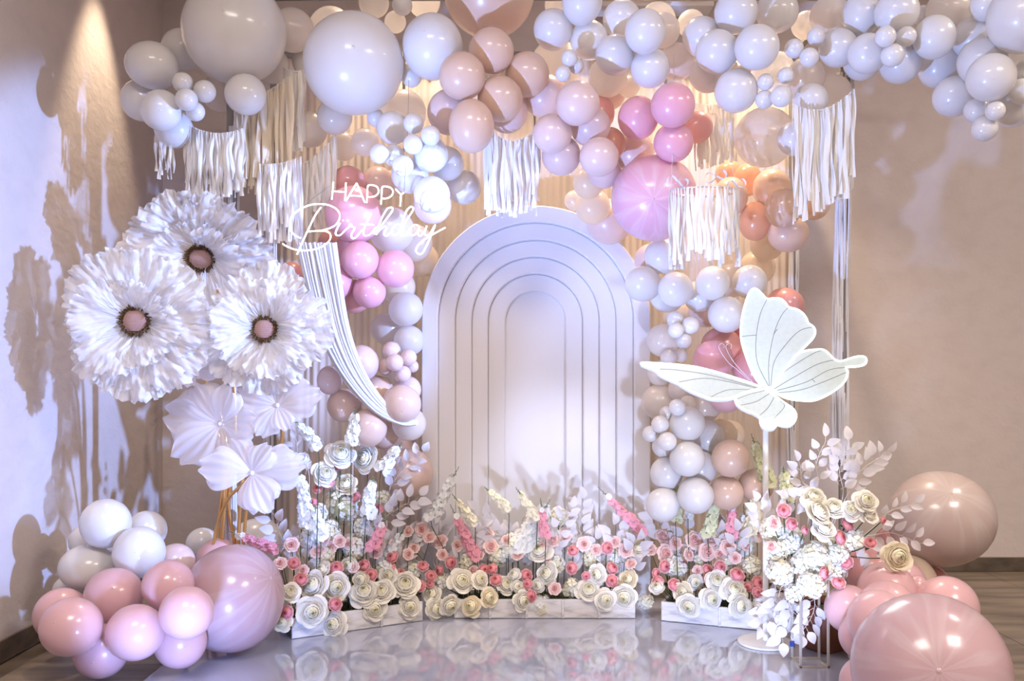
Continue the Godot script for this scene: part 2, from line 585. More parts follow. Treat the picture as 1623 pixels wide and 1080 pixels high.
func backdrop():
	var g = thing("backdrop_frame", "dark grey metal four-post frame carrying the balloon garland", "frame", Vector3.ZERO)
	for x in [-1.32, 1.55]:
		for z in [-4.29, -5.06]:
			part("post", bevel_box(Vector3(0.03, 2.95, 0.03), 0.003), M.frame_metal, g, Vector3(x, 1.475, z))
			part("foot_plate", bevel_box(Vector3(0.2, 0.01, 0.2), 0.003), M.frame_metal, g, Vector3(x, 0.011, z))
		part("beam", bevel_box(Vector3(0.03, 0.03, 0.74), 0.003), M.frame_metal, g, Vector3(x, 2.95, -4.675))
	for z in [-4.29, -5.06]:
		part("beam", bevel_box(Vector3(2.84, 0.03, 0.03), 0.003), M.frame_metal, g, Vector3(0.115, 2.95, z))
	var arm = part("side_beam", bevel_box(Vector3(0.9, 0.03, 0.03), 0.003), M.frame_metal, g, Vector3(1.98, 2.94, -4.14), Basis(Vector3.UP, 0.38))
	# curtain of fine pleats in four lengths
	var cu = thing("backdrop_curtain", "beige finely pleated sheer curtain hanging behind arch and balloons", "curtain", Vector3.ZERO)
	for k in 4:
		var x0 := -1.34 + 0.73 * k
		var ph := rf(0, 9)
		var me := sheet(150, 14, func(u, v):
			var x: float = x0 + 0.745 * u
			var fl: float = 0.005 * sin(u * 118.0 + ph + 1.2 * sin(v * 3.0 + ph)) + 0.009 * sin(u * 31.0 + ph * 2.0 + 0.8 * v)
			var lean: float = 0.10 * (v - 0.4) * sin(ph + u * 3.0)
			return Vector3(x + lean * 0.3, 0.02 + 2.92 * v, -5.10 + fl * (0.6 + 0.6 * (1.0 - v))))
		part("curtain_panel", me, M.curtain, cu)
	# stepped arch
	var D := 4.72
	var a = thing("arch_panel", "tall white stepped arch panel of six nested rounded steps", "backdrop panel", Vector3((849 - CX) / F * D, 0.006, -D))
	var rs := [0.592, 0.507, 0.421, 0.336, 0.251, 0.160]
	var cy := 1.455
	for k in 6:
		var z0 := -0.03 * k
		part("arch_step" if k < 5 else "inner_panel", arch_ring(rs[k], rs[k + 1] if k < 5 else 0.0, cy, 0.0, z0, z0 - 0.036), M.arch, a)
	# string curtains gathered on the posts
	gathered("string_curtain", "white and grey string curtain gathered on the front right post", 1335, 115, 735, 4.25, 17, 24)
	gathered("string_curtain", "grey string curtain gathered on the rear right post behind the butterfly", 1255, 395, 760, 5.0, 9, 12)
	gathered("string_curtain", "lavender string curtain behind the gold stems at the left", 368, 200, 900, 4.28, 12, 14)
	gathered("string_curtain", "grey string curtain on the rear left post by the planter", 428, 300, 880, 5.0, 10, 12)
	swag()

func gathered(called, label, px, y0, y1, d, halfw, n):
	var t = thing(called, label, "string curtain", Vector3.ZERO, "string curtains")
	for k in n:
		var u: float = (k + 0.5) / n * 2.0 - 1.0
		var pts := PackedVector3Array()
		for j in 9:
			var v := j / 8.0
			var x: float = px + u * halfw * (0.75 + 0.3 * sin(v * 4.0 + u * 2.0)) + rf(-1.2, 1.2)
			pts.append(at(x, lerpf(y0, y1, v) + (rf(-14, 14) if j == 8 else 0.0), d - 0.02 * cos(u * 1.5) + rf(-0.012, 0.012)))
		part("strand", tube(pts, rf(0.004, 0.0075), 5), M.string_grey if (absf(u - 0.25) < 0.3 and k % 2 == 0) else M.string_white, t)

func swag():
	var t = thing("string_swag", "white string curtain swept from the neon sign down to the arch", "string curtain", Vector3.ZERO, "")
	var a := [Vector2(470, 385), Vector2(490, 470), Vector2(513, 545), Vector2(548, 606), Vector2(592, 652), Vector2(634, 672), Vector2(657, 673)]
	var b := [Vector2(532, 385), Vector2(540, 450), Vector2(553, 520), Vector2(572, 580), Vector2(600, 628), Vector2(636, 664), Vector2(658, 667)]
	for k in 34:
		var u := (k + 0.5) / 34.0
		var pts := PackedVector3Array()
		for j in 7:
			var q: Vector2 = a[j].lerp(b[j], u) + Vector2(rf(-1, 1), rf(-1, 1))
			pts.append(at(q.x, q.y, 4.12 + 0.045 * j + 0.02 * sin(k * 2.4)))
		part("strand", tube(smooth(pts, 4), rf(0.0050, 0.0080), 5), M.string_white, t)

# ---------- balloons ----------
const BALLOONS := """
371|50|81|81|4.077|w|balloons at the garland's left end|huge white balloon nearest the left wall, at the garland's top
240|103|41|36|4.037|w|balloons at the garland's left end|round white balloon above the garland's left tip, upper of two
288|78|32|32|4.208|w|balloons at the garland's left end|round white balloon left of the leftmost huge white balloon
225|159|33|33|4.163|w|balloons at the garland's left end|round white balloon above the garland's left tip, lower of two
255|175|32|32|3.958|w|balloons at the garland's left end|round white balloon right of the garland's left tip
275|205|30|30|4.122|w|balloons at the garland's left end|round white balloon lower right of the garland's left tip
289|131|16|16|3.951|w|balloons at the garland's left end|tiny white balloon upper right of the garland's left tip
295|158|17.5|17.5|3.899|w|balloons at the garland's left end|tiny white balloon right of the garland's left tip, second topmost
324|145|17.5|17.5|3.971|w|balloons at the garland's left end|tiny white balloon right of the garland's left tip, topmost
309|177|15|15|3.980|w|balloons at the garland's left end|tiny white balloon right of the garland's left tip, lowest
389|150|32|32|4.028|w|balloons at the garland's left end|round white balloon below the leftmost huge white balloon
350|148|30|30|4.350|t|balloons at the garland's left end|round translucent ivory balloon below the leftmost huge white balloon
300|38|14|14|4.350|c|balloons at the garland's left end|tiny blush balloon left of the leftmost huge white balloon
430|104|28|28|4.361|w|balloons at the garland's left end|round white balloon lower right of the leftmost huge white balloon
463|48|34|34|4.303|t|balloons at the garland's left end|round translucent ivory balloon right of the leftmost huge white balloon
524|47|35|35|4.500|t|balloons at the garland's left end|round translucent ivory balloon upper left of the huge white balloon over the sign
488|98|25|25|4.433|w|balloons at the garland's left end|round white balloon left of the huge white balloon over the sign
560|101|79|79|4.080|w|balloons at the garland's left end|huge white balloon hanging straight above the neon sign
592|4|24|24|4.300|t|balloons at the garland's left end|round translucent ivory balloon above the huge white balloon over the sign
637|8|16|16|4.200|w|balloons at the garland's left end|tiny white balloon upper right of the huge white balloon over the sign
626|35|17|17|4.300|t|balloons at the garland's left end|tiny translucent ivory balloon upper right of the huge white balloon over the sign
672|3|25|25|4.450|t|balloons at the garland's left end|round translucent ivory balloon left of the huge peach balloon
685|74|48|51|4.086|w|balloons at the garland's left end|round white balloon lower left of the huge peach balloon
652|122|16|16|4.194|w|balloons at the garland's left end|tiny white balloon right of the huge white balloon over the sign
775|-14|72|72|4.250|p|balloons in the garland's peach and pink middle|huge peach balloon cut by the picture's top edge
778|81|36|36|4.003|p|balloons in the garland's peach and pink middle|round peach balloon below the huge peach balloon, right of two
732|121|37|37|3.927|p|balloons in the garland's peach and pink middle|round peach balloon below the huge peach balloon, left of two
835|118|35|35|4.079|p|balloons in the garland's peach and pink middle|round peach balloon lower right of the huge peach balloon
792|157|36|36|4.004|p|balloons in the garland's peach and pink middle|round peach balloon above the fringe before the arch
713|178|36|36|4.107|c|balloons in the garland's peach and pink middle|round blush balloon upper left of the fringe before the arch
747|200|36|42|3.923|p|balloons in the garland's peach and pink middle|round peach balloon upper left of the fringe before the arch
803|178|33|33|4.191|c|balloons in the garland's peach and pink middle|round blush balloon above the fringe before the arch
862|152|34|34|4.247|c|balloons in the garland's peach and pink middle|round blush balloon upper right of the fringe before the arch, leftmost
915|164|35|35|3.893|c|balloons in the garland's peach and pink middle|round blush balloon upper right of the fringe before the arch, third leftmost
875|212|31|31|3.986|c|balloons in the garland's peach and pink middle|round blush balloon upper right of the fringe before the arch, second leftmost
935|200|32|32|4.065|c|balloons in the garland's peach and pink middle|round blush balloon upper right of the fringe before the arch, rightmost
945|180|29|29|4.262|r|balloons in the garland's peach and pink middle|round coral balloon upper left of the huge marbled pink balloon
889|247|31|31|4.137|c|balloons in the garland's peach and pink middle|round blush balloon right of the fringe before the arch
949|249|31|31|4.000|c|balloons in the garland's peach and pink middle|round blush balloon upper left of the huge marbled pink balloon, leftmost
965|228|26|26|4.183|o|balloons in the garland's peach and pink middle|round warm orange balloon upper left of the huge marbled pink balloon
932|290|25|25|4.429|y|balloons in the garland's peach and pink middle|round pale cream balloon upper right of the top of the arch
957|272|27|27|4.293|c|balloons in the garland's peach and pink middle|round blush balloon upper left of the huge marbled pink balloon, second leftmost
939|328|28|28|4.554|y|balloons in the garland's peach and pink middle|round pale cream balloon right of the top of the arch
965|352|36|36|4.720|c|balloons in the garland's peach and pink middle|round blush balloon lower left of the huge marbled pink balloon
910|318|16|16|4.647|y|balloons in the garland's peach and pink middle|tiny pale cream balloon right of the top of the arch
1011|187|32|34|4.105|h|balloons in the garland's peach and pink middle|round rose pink balloon above the huge marbled pink balloon, second topmost
1066|167|35|35|3.914|h|balloons in the garland's peach and pink middle|round rose pink balloon above the huge marbled pink balloon, topmost
1067|226|31|31|4.029|h|balloons in the garland's peach and pink middle|round rose pink balloon above the huge marbled pink balloon, lowest
1036|314|68|68|4.192|m|balloons in the garland's peach and pink middle|huge marbled pink balloon right of the arch's top
1104|202|25|25|4.300|r|balloons in the garland's peach and pink middle|round coral balloon upper right of the huge marbled pink balloon
1004|242|33|33|4.332|c|balloons in the garland's peach and pink middle|round blush balloon upper left of the huge marbled pink balloon, rightmost
922|2|32|35|4.038|w|white balloons in the garland right of the middle|round white balloon upper left of the whites over the pinks, left of two
876|46|31|31|4.125|w|white balloons in the garland right of the middle|round white balloon lower right of the huge peach balloon
933|63|30|30|4.157|w|white balloons in the garland right of the middle|round white balloon left of the whites over the pinks
985|30|30|30|4.170|w|white balloons in the garland right of the middle|round white balloon upper left of the whites over the pinks, right of two
1022|50|32|35|3.891|w|white balloons in the garland right of the middle|round white balloon upper left of the mound by the right post, leftmost
974|87|31|31|4.026|w|white balloons in the garland right of the middle|round white balloon lower left of the whites over the pinks
1030|108|31|31|4.010|w|white balloons in the garland right of the middle|round white balloon below the whites over the pinks
1042|32|28|28|4.331|t|white balloons in the garland right of the middle|round translucent ivory balloon upper right of the whites over the pinks
1050|48|27|27|4.184|t|white balloons in the garland right of the middle|round translucent ivory balloon right of the whites over the pinks, left of two
1072|98|29|29|4.252|t|white balloons in the garland right of the middle|round translucent ivory balloon lower right of the whites over the pinks
1095|38|22|22|4.380|t|white balloons in the garland right of the middle|round translucent ivory balloon right of the whites over the pinks, right of two
902|92|13|13|3.982|w|white balloons in the garland right of the middle|tiny white balloon left of the whites over the pinks
892|117|12.5|12.5|4.000|w|white balloons in the garland right of the middle|tiny white balloon lower left of the whites over the pinks, left of two
913|105|12|12|4.038|w|white balloons in the garland right of the middle|tiny white balloon lower left of the whites over the pinks, right of two
963|122|31|31|4.190|t|white balloons in the garland right of the middle|round translucent ivory balloon lower left of the whites over the pinks
996|138|17|17|4.280|t|white balloons in the garland right of the middle|tiny translucent ivory balloon below the whites over the pinks
880|104|40|40|4.550|t|white balloons in the garland right of the middle|round translucent ivory balloon left of the whites over the pinks
893|8|30|30|4.450|t|white balloons in the garland right of the middle|round translucent ivory balloon right of the huge peach balloon
967|150|24|24|4.372|c|white balloons in the garland right of the middle|round blush balloon lower left of the whites over the pinks
1112|58|31|31|4.113|w|white balloons in the garland right of the middle|round white balloon upper left of the mound by the right post, second leftmost
1166|19|34|34|4.000|w|white balloons in the garland right of the middle|round white balloon above the mound by the right post
1136|82|34|34|3.981|w|white balloons in the garland right of the middle|round white balloon upper left of the mound by the right post, rightmost
1199|75|35|35|3.873|w|white balloons in the garland right of the middle|round white balloon upper right of the mound by the right post, lower of two
1231|18|33|33|4.120|w|white balloons in the garland right of the middle|round white balloon upper right of the mound by the right post, upper of two
1122|118|29|29|4.146|w|white balloons in the garland right of the middle|round white balloon left of the mound by the right post
1166|144|34|34|3.993|w|white balloons in the garland right of the middle|round white balloon below the mound by the right post
1258|77|15|15|3.939|w|white balloons in the garland right of the middle|tiny white balloon right of the mound by the right post, second topmost
1293|58|14|14|3.930|w|white balloons in the garland right of the middle|tiny white balloon right of the mound by the right post, topmost
1282|91|15|15|3.911|w|white balloons in the garland right of the middle|tiny white balloon right of the mound by the right post, third topmost
1328|76|30|30|4.010|w|white balloons in the garland right of the middle|round white balloon right of the mound by the right post
1315|25|31|31|4.192|t|white balloons in the garland right of the middle|round translucent ivory balloon upper right of the mound by the right post, right of two
1278|40|22|22|4.328|t|white balloons in the garland right of the middle|round translucent ivory balloon upper right of the mound by the right post, left of two
1213|130|13|13|3.930|w|white balloons in the garland right of the middle|tiny white balloon lower right of the mound by the right post
1245|120|13|13|3.930|w|white balloons in the garland right of the middle|tiny white balloon right of the mound by the right post, lowest
1211|158|14.5|14.5|3.959|w|white balloons in the garland right of the middle|tiny white balloon above the huge ivory balloon
1238|153|17|17|3.898|w|white balloons in the garland right of the middle|tiny white balloon upper right of the huge ivory balloon
1276|122|30|30|4.139|t|white balloons in the garland right of the middle|round translucent ivory balloon right of the mound by the right post, right of two
1318|150|31|31|4.208|t|white balloons in the garland right of the middle|round translucent ivory balloon above the fringe by the right post
1284|160|28|28|4.054|w|white balloons in the garland right of the middle|round white balloon upper right of the huge ivory balloon
1211|218|47|47|4.307|t|white balloons in the garland right of the middle|huge translucent ivory balloon left of the fringe by the right post
1259|220|27|27|4.123|w|white balloons in the garland right of the middle|round white balloon right of the huge ivory balloon
1225|118|35|35|4.300|t|white balloons in the garland right of the middle|round translucent ivory balloon right of the mound by the right post, left of two
1364|23|30|33|4.006|w|white balloons at the garland's right end|round white balloon upper left of the right garland arm
1421|19|34|34|3.874|w|white balloons at the garland's right end|round white balloon upper right of the right garland arm
1375|85|31|31|3.890|w|white balloons at the garland's right end|round white balloon lower left of the right garland arm, upper of two
1403|58|16|16|3.754|w|white balloons at the garland's right end|tiny white balloon upper right of the right garland arm, left of two
1436|58|15.5|15.5|3.820|w|white balloons at the garland's right end|tiny white balloon right of the right garland arm
1414|88|18|18|3.789|w|white balloons at the garland's right end|tiny white balloon lower right of the right garland arm
1480|59|32|34|3.859|w|white balloons at the garland's right end|round white balloon right of the right garland arm
1427|100|32|32|3.994|w|white balloons at the garland's right end|round white balloon lower right of the right garland arm, left of two
1366|98|29|29|4.088|w|white balloons at the garland's right end|round white balloon lower left of the right garland arm, lower of two
1503|16|34|34|4.056|t|white balloons at the garland's right end|round translucent ivory balloon upper right of the right garland arm
1488|107|32|32|4.089|w|white balloons at the garland's right end|round white balloon lower right of the right garland arm, right of two
1543|60|33|33|3.974|w|white balloons at the garland's right end|round white balloon lower left of the huge white balloon far right, upper of two
1556|97|37|37|3.855|w|white balloons at the garland's right end|round white balloon lower left of the huge white balloon far right, lower of two
1570|123|37|37|3.712|w|white balloons at the garland's right end|round white balloon above the garland's hanging right tip
1511|153|32|32|3.990|w|white balloons at the garland's right end|round white balloon upper left of the garland's hanging right tip
1625|25|57|57|3.666|w|white balloons at the garland's right end|huge white balloon at the far right end of the garland
1563|8|25|25|3.854|w|white balloons at the garland's right end|round white balloon left of the huge white balloon far right
1548|175|20|20|3.842|w|white balloons at the garland's right end|tiny white balloon upper left of the garland's hanging right tip
1577|176|15|15|3.724|w|white balloons at the garland's right end|tiny white balloon upper right of the garland's hanging right tip, left of two
1560|204|20|20|3.794|w|white balloons at the garland's right end|tiny white balloon below the garland's hanging right tip
1618|145|20|20|3.795|w|white balloons at the garland's right end|tiny white balloon upper right of the garland's hanging right tip, right of two
1627|112|18|18|3.820|w|white balloons at the garland's right end|tiny white balloon below the huge white balloon far right
1605|168|33|33|3.925|w|white balloons at the garland's right end|round white balloon upper right of the garland's hanging right tip
1605|85|30|30|3.982|t|white balloons at the garland's right end|round translucent ivory balloon below the huge white balloon far right
1462|25|16|16|4.177|w|white balloons at the garland's right end|tiny white balloon upper right of the right garland arm, right of two
622|203|26|26|4.150|w|white balloons around the neon sign|round white balloon above the neon word HAPPY
655|196|16|16|4.000|w|white balloons around the neon sign|tiny white balloon lower right of the huge white balloon over the sign
682|215|15.5|15.5|3.916|w|white balloons around the neon sign|tiny white balloon upper left of the fringe before the arch
654|229|15.5|15.5|3.925|w|white balloons around the neon sign|tiny white balloon upper right of the neon word HAPPY, topmost
601|244|15.5|15.5|3.966|w|white balloons around the neon sign|tiny white balloon above the neon word HAPPY
624|247|17|17|4.033|w|white balloons around the neon sign|tiny white balloon upper right of the neon word HAPPY, second topmost
638|263|17|17|3.969|w|white balloons around the neon sign|tiny white balloon upper right of the neon word HAPPY, lowest
682|245|28|28|4.017|w|white balloons around the neon sign|round white balloon upper right of the neon word HAPPY, right of two
708|260|27|27|4.154|w|white balloons around the neon sign|round white balloon left of the fringe before the arch, upper of two
649|278|29|29|4.122|w|white balloons around the neon sign|round white balloon upper right of the neon word HAPPY, left of two
684|309|29|29|4.020|w|white balloons around the neon sign|round white balloon right of the neon word HAPPY
735|297|27|27|4.258|w|white balloons around the neon sign|round white balloon left of the fringe before the arch, lower of two
685|325|30|30|4.180|c|white balloons around the neon sign|round blush balloon right of the neon word HAPPY
578|226|22|22|4.394|t|white balloons around the neon sign|round translucent ivory balloon above the neon word HAPPY
543|232|23|23|4.456|t|white balloons around the neon sign|round translucent ivory balloon upper left of the neon word HAPPY
530|185|28|28|4.281|w|white balloons around the neon sign|round white balloon below the huge white balloon over the sign
490|205|28|28|4.380|t|white balloons around the neon sign|round translucent ivory balloon lower left of the huge white balloon over the sign
595|187|14|14|4.209|w|white balloons around the neon sign|tiny white balloon below the huge white balloon over the sign
640|178|35|35|4.420|t|white balloons around the neon sign|round translucent ivory balloon lower right of the huge white balloon over the sign
598|290|26|26|4.517|c|white balloons around the neon sign|round blush balloon upper right of the neon word HAPPY
620|292|20|20|4.646|t|white balloons around the neon sign|round translucent ivory balloon upper right of the neon word HAPPY
620|365|36|36|4.442|t|white balloons around the neon sign|round translucent ivory balloon right of the neon word Birthday, left of two
655|385|30|30|4.618|t|white balloons around the neon sign|round translucent ivory balloon right of the neon word Birthday, right of two
668|412|27|27|4.783|y|white balloons around the neon sign|round pale cream balloon lower right of the neon word Birthday
552|290|27|27|4.424|r|balloons in the column left of the arch|round coral balloon upper left of the neon word HAPPY
560|340|45|45|4.270|h|balloons in the column left of the arch|round rose pink balloon lower left of the neon word HAPPY
528|388|25|25|4.620|r|balloons in the column left of the arch|round coral balloon left of the neon word Birthday
570|412|30|30|4.250|h|balloons in the column left of the arch|round rose pink balloon below the neon word Birthday, upper of two
558|400|30|30|4.477|h|balloons in the column left of the arch|round rose pink balloon lower left of the neon word Birthday, upper of two
626|426|30|30|4.314|h|balloons in the column left of the arch|round rose pink balloon lower right of the neon word Birthday
528|448|30|30|4.297|h|balloons in the column left of the arch|round rose pink balloon lower left of the neon word Birthday, lower of two
585|463|26|26|4.314|h|balloons in the column left of the arch|round rose pink balloon below the neon word Birthday, lower of two
560|470|27|27|4.438|r|balloons in the column left of the arch|round coral balloon above the string swag
460|438|23|23|4.550|r|balloons in the column left of the arch|round coral balloon lower left of the neon word Birthday
630|455|28|28|4.662|y|balloons in the column left of the arch|round pale cream balloon upper left of the arch's left edge
643|490|27|27|4.556|t|balloons in the column left of the arch|round translucent ivory balloon upper left of the arch's left edge
612|521|25|25|4.667|t|balloons in the column left of the arch|round translucent ivory balloon left of the arch's left edge
648|540|24|24|4.604|t|balloons in the column left of the arch|round translucent ivory balloon lower left of the arch's left edge
620|556|14.5|14.5|4.471|c|balloons in the column left of the arch|tiny blush balloon lower left of the arch's left edge, left of two
647|567|13|13|4.450|c|balloons in the column left of the arch|tiny blush balloon lower left of the arch's left edge, right of two
625|575|14|14|4.400|c|balloons in the column left of the arch|tiny blush balloon right of the string swag
610|582|13|13|4.471|c|balloons in the column left of the arch|tiny blush balloon lower right of the string swag
637|593|14|14|4.456|c|balloons in the column left of the arch|tiny blush balloon upper left of the arch's lower left edge
653|581|10|10|4.503|c|balloons in the column left of the arch|tiny blush balloon below the arch's left edge
572|576|28|29|4.400|c|balloons in the column left of the arch|round blush balloon lower right of the string swag
522|603|20|23|4.380|c|balloons in the column left of the arch|round blush balloon lower left of the string swag
545|643|27|27|4.420|p|balloons in the column left of the arch|round peach balloon below the string swag
597|622|27|27|4.520|p|balloons in the column left of the arch|round peach balloon lower right of the string swag
645|618|22|22|4.570|c|balloons in the column left of the arch|round blush balloon upper left of the arch's lower left edge
636|641|31|31|4.360|p|balloons in the column left of the arch|round peach balloon upper left of the arch's lower left edge
583|679|30|30|4.360|p|balloons in the column left of the arch|round peach balloon left of the arch's lower left edge, left of two
605|685|27|27|4.568|p|balloons in the column left of the arch|round peach balloon left of the arch's lower left edge, right of two
648|672|27|27|4.502|y|balloons in the column left of the arch|round pale cream balloon lower left of the arch's lower left edge
648|750|38|38|4.589|p|balloons in the column left of the arch|round peach balloon below the arch's lower left edge
630|716|27|27|4.751|p|balloons in the column left of the arch|round peach balloon lower left of the arch's lower left edge
1050|406|29|29|4.391|w|balloons in the column right of the arch|round white balloon above the arch's right shoulder
1030|412|25|25|4.548|c|balloons in the column right of the arch|round blush balloon above the arch's right shoulder
1018|450|28|28|4.379|w|balloons in the column right of the arch|round white balloon upper left of the arch's right shoulder
1070|459|28|28|4.314|w|balloons in the column right of the arch|round white balloon right of the arch's right shoulder, second leftmost
1056|468|27|27|4.509|w|balloons in the column right of the arch|round white balloon right of the arch's right shoulder, leftmost
1129|449|27|27|4.294|w|balloons in the column right of the arch|round white balloon below the ribbon drum
1188|447|27|27|4.354|w|balloons in the column right of the arch|round white balloon lower right of the ribbon drum
1160|445|27|27|4.506|t|balloons in the column right of the arch|round translucent ivory balloon lower right of the ribbon drum
1108|470|25|25|4.433|w|balloons in the column right of the arch|round white balloon right of the arch's right shoulder, rightmost
1151|499|29|29|4.300|w|balloons in the column right of the arch|round white balloon upper left of the butterfly's upright wing
1118|492|27|27|4.567|c|balloons in the column right of the arch|round blush balloon right of the arch's right shoulder
1070|507|13.5|13.5|4.337|w|balloons in the column right of the arch|tiny white balloon lower right of the arch's right shoulder, leftmost
1071|524|12.5|12.5|4.280|w|balloons in the column right of the arch|tiny white balloon lower right of the arch's right shoulder, second leftmost
1094|516|14|14|4.301|w|balloons in the column right of the arch|tiny white balloon lower right of the arch's right shoulder, rightmost
1084|541|13|13|4.312|w|balloons in the column right of the arch|tiny white balloon upper left of the butterfly's low wing
1050|540|26|26|4.514|t|balloons in the column right of the arch|round translucent ivory balloon below the arch's right shoulder
1075|502|25|25|4.676|y|balloons in the column right of the arch|round pale cream balloon lower right of the arch's right shoulder
1059|567|13|13|4.436|t|balloons in the column right of the arch|tiny translucent ivory balloon upper left of the butterfly's low wing, left of two
1079|564|11|11|4.470|t|balloons in the column right of the arch|tiny translucent ivory balloon upper left of the butterfly's low wing, right of two
1143|551|32|32|4.449|r|balloons in the column right of the arch|round coral balloon upper right of the butterfly's low wing
1130|571|32|32|4.284|h|balloons in the column right of the arch|round rose pink balloon upper right of the butterfly's low wing
1190|585|30|30|4.362|h|balloons in the column right of the arch|round rose pink balloon lower left of the butterfly's upright wing
1187|520|25|25|4.465|r|balloons in the column right of the arch|round coral balloon upper left of the butterfly's upright wing
1243|487|31|31|4.620|r|balloons in the column right of the arch|round coral balloon above the butterfly's upright wing
1150|629|26|26|4.380|k|balloons in the column right of the arch|round pink balloon lower right of the butterfly's low wing
1045|592|20|20|4.520|t|balloons in the column right of the arch|tiny translucent ivory balloon left of the butterfly's low wing
1043|638|27|27|4.537|t|balloons in the column right of the arch|round translucent ivory balloon lower left of the butterfly's low wing
1078|618|20|20|4.453|t|balloons in the column right of the arch|tiny translucent ivory balloon lower left of the butterfly's low wing, upper of two
1089|672|28|28|4.278|w|balloons in the column right of the arch|round white balloon below the butterfly's low wing, left of two
1120|694|28|28|4.431|w|balloons in the column right of the arch|round white balloon below the butterfly's low wing, right of two
1089|728|28|28|4.242|w|balloons in the column right of the arch|round white balloon right of the arch's lower right edge, left of two
1110|742|27|27|4.364|w|balloons in the column right of the arch|round white balloon right of the arch's lower right edge, right of two
1102|786|29|29|4.260|w|balloons in the column right of the arch|round white balloon lower right of the arch's lower right edge, right of two
1056|751|26|26|4.361|w|balloons in the column right of the arch|round white balloon lower right of the arch's lower right edge, left of two
1050|801|27|27|4.313|w|balloons in the column right of the arch|round white balloon below the arch's lower right edge
1073|646|13.5|13.5|4.213|w|balloons in the column right of the arch|tiny white balloon lower left of the butterfly's low wing, right of two
1090|640|13|13|4.352|t|balloons in the column right of the arch|tiny translucent ivory balloon lower left of the butterfly's low wing, lower of two
1046|673|14|14|4.250|w|balloons in the column right of the arch|tiny white balloon above the arch's lower right edge, right of two
1056|655|11|11|4.325|w|balloons in the column right of the arch|tiny white balloon lower left of the butterfly's low wing, left of two
1031|688|13|13|4.300|w|balloons in the column right of the arch|tiny white balloon above the arch's lower right edge, left of two
1057|700|15|15|4.220|w|balloons in the column right of the arch|tiny white balloon upper right of the arch's lower right edge, upper of two
1050|708|17|17|4.380|w|balloons in the column right of the arch|tiny white balloon upper right of the arch's lower right edge, lower of two
1115|645|26|26|4.520|t|balloons in the column right of the arch|round translucent ivory balloon below the butterfly's low wing
1143|690|25|25|4.593|y|balloons in the column right of the arch|round pale cream balloon below the butterfly's low wing
1156|690|24|24|4.727|y|balloons in the column right of the arch|round pale cream balloon lower right of the butterfly's low wing
1157|727|30|30|4.262|p|balloons in the column right of the arch|round peach balloon right of the arch's lower right edge
1151|782|27|27|4.320|p|balloons in the column right of the arch|round peach balloon upper left of the butterfly's pole
1198|770|27|27|4.360|p|balloons in the column right of the arch|round peach balloon above the butterfly's pole
1184|285|22|26|4.666|o|peach balloons under the right end of the garland|round warm orange balloon below the huge ivory balloon
1155|277|22|22|4.784|o|peach balloons under the right end of the garland|round warm orange balloon lower left of the huge ivory balloon
1157|312|27|31|4.504|p|peach balloons under the right end of the garland|round peach balloon upper right of the ribbon drum
1223|298|30|30|4.505|p|peach balloons under the right end of the garland|round peach balloon below the huge ivory balloon
1196|351|25|31|4.522|o|peach balloons under the right end of the garland|round warm orange balloon right of the ribbon drum
1241|330|29|31|4.324|p|peach balloons under the right end of the garland|round peach balloon lower left of the fringe by the right post, upper of two
1249|371|32|29|4.455|p|peach balloons under the right end of the garland|round peach balloon lower left of the fringe by the right post, lower of two
1290|325|24|24|4.560|p|peach balloons under the right end of the garland|round peach balloon below the fringe by the right post
1215|388|26|26|4.670|y|peach balloons under the right end of the garland|round pale cream balloon right of the ribbon drum
1200|424|28|28|4.810|y|peach balloons under the right end of the garland|round pale cream balloon lower right of the ribbon drum
167|830|39|39|3.853|w|balloons on the floor at the left|round white balloon upper right of the left heap's white top
232|841|31|31|4.050|w|balloons on the floor at the left|round white balloon right of the left heap's white top, upper of two
220|876|40|41|3.802|w|balloons on the floor at the left|round white balloon right of the left heap's white top, lower of two
137|858|27|27|4.020|w|balloons on the floor at the left|round white balloon above the left heap's white top
138|900|44|36|3.859|w|balloons on the floor at the left|round white balloon below the left heap's white top
108|937|24|24|3.980|w|balloons on the floor at the left|round white balloon upper left of the left heap's pink foot
180|944|45|43|3.652|k|balloons on the floor at the left|round pink balloon upper right of the left heap's pink foot
97|975|42|42|3.683|k|balloons on the floor at the left|round pink balloon left of the left heap's pink foot, upper of two
112|994|47|46|3.374|k|balloons on the floor at the left|round pink balloon left of the left heap's pink foot, lower of two
160|1033|42|42|3.520|k|balloons on the floor at the left|round pink balloon below the left heap's pink foot
214|1003|45|44|3.427|k|balloons on the floor at the left|round pink balloon right of the left heap's pink foot
266|928|40|40|3.608|k|balloons on the floor at the left|round pink balloon left of the huge marbled pink floor balloon, upper of two
295|972|42|42|3.400|k|balloons on the floor at the left|round pink balloon left of the huge marbled pink floor balloon, lower of two
285|1018|41|41|3.570|k|balloons on the floor at the left|round pink balloon lower left of the huge marbled pink floor balloon
370|948|78|84|3.821|g|balloons on the floor at the left|huge marbled pink balloon on the floor beside the left planter
345|887|33|33|4.150|k|balloons on the floor at the left|round pink balloon above the huge marbled pink floor balloon
278|892|30|30|3.980|c|balloons on the floor at the left|round blush balloon upper left of the huge marbled pink floor balloon
320|862|25|25|4.500|w|balloons on the floor at the left|round white balloon upper left of the huge marbled pink floor balloon
408|860|42|38|4.620|w|balloons on the floor at the left|round white balloon upper right of the huge marbled pink floor balloon
1491|822|81|75|4.079|n|balloons on the floor at the right|huge marbled pearl balloon resting high on the right floor heap
1473|1062|119|119|2.878|g|balloons on the floor at the right|huge marbled pink balloon in the right front corner
1405|940|45|49|3.687|k|balloons on the floor at the right|round pink balloon lower right of the right bouquet, topmost
1405|967|46|46|3.494|k|balloons on the floor at the right|round pink balloon lower right of the right bouquet, second topmost
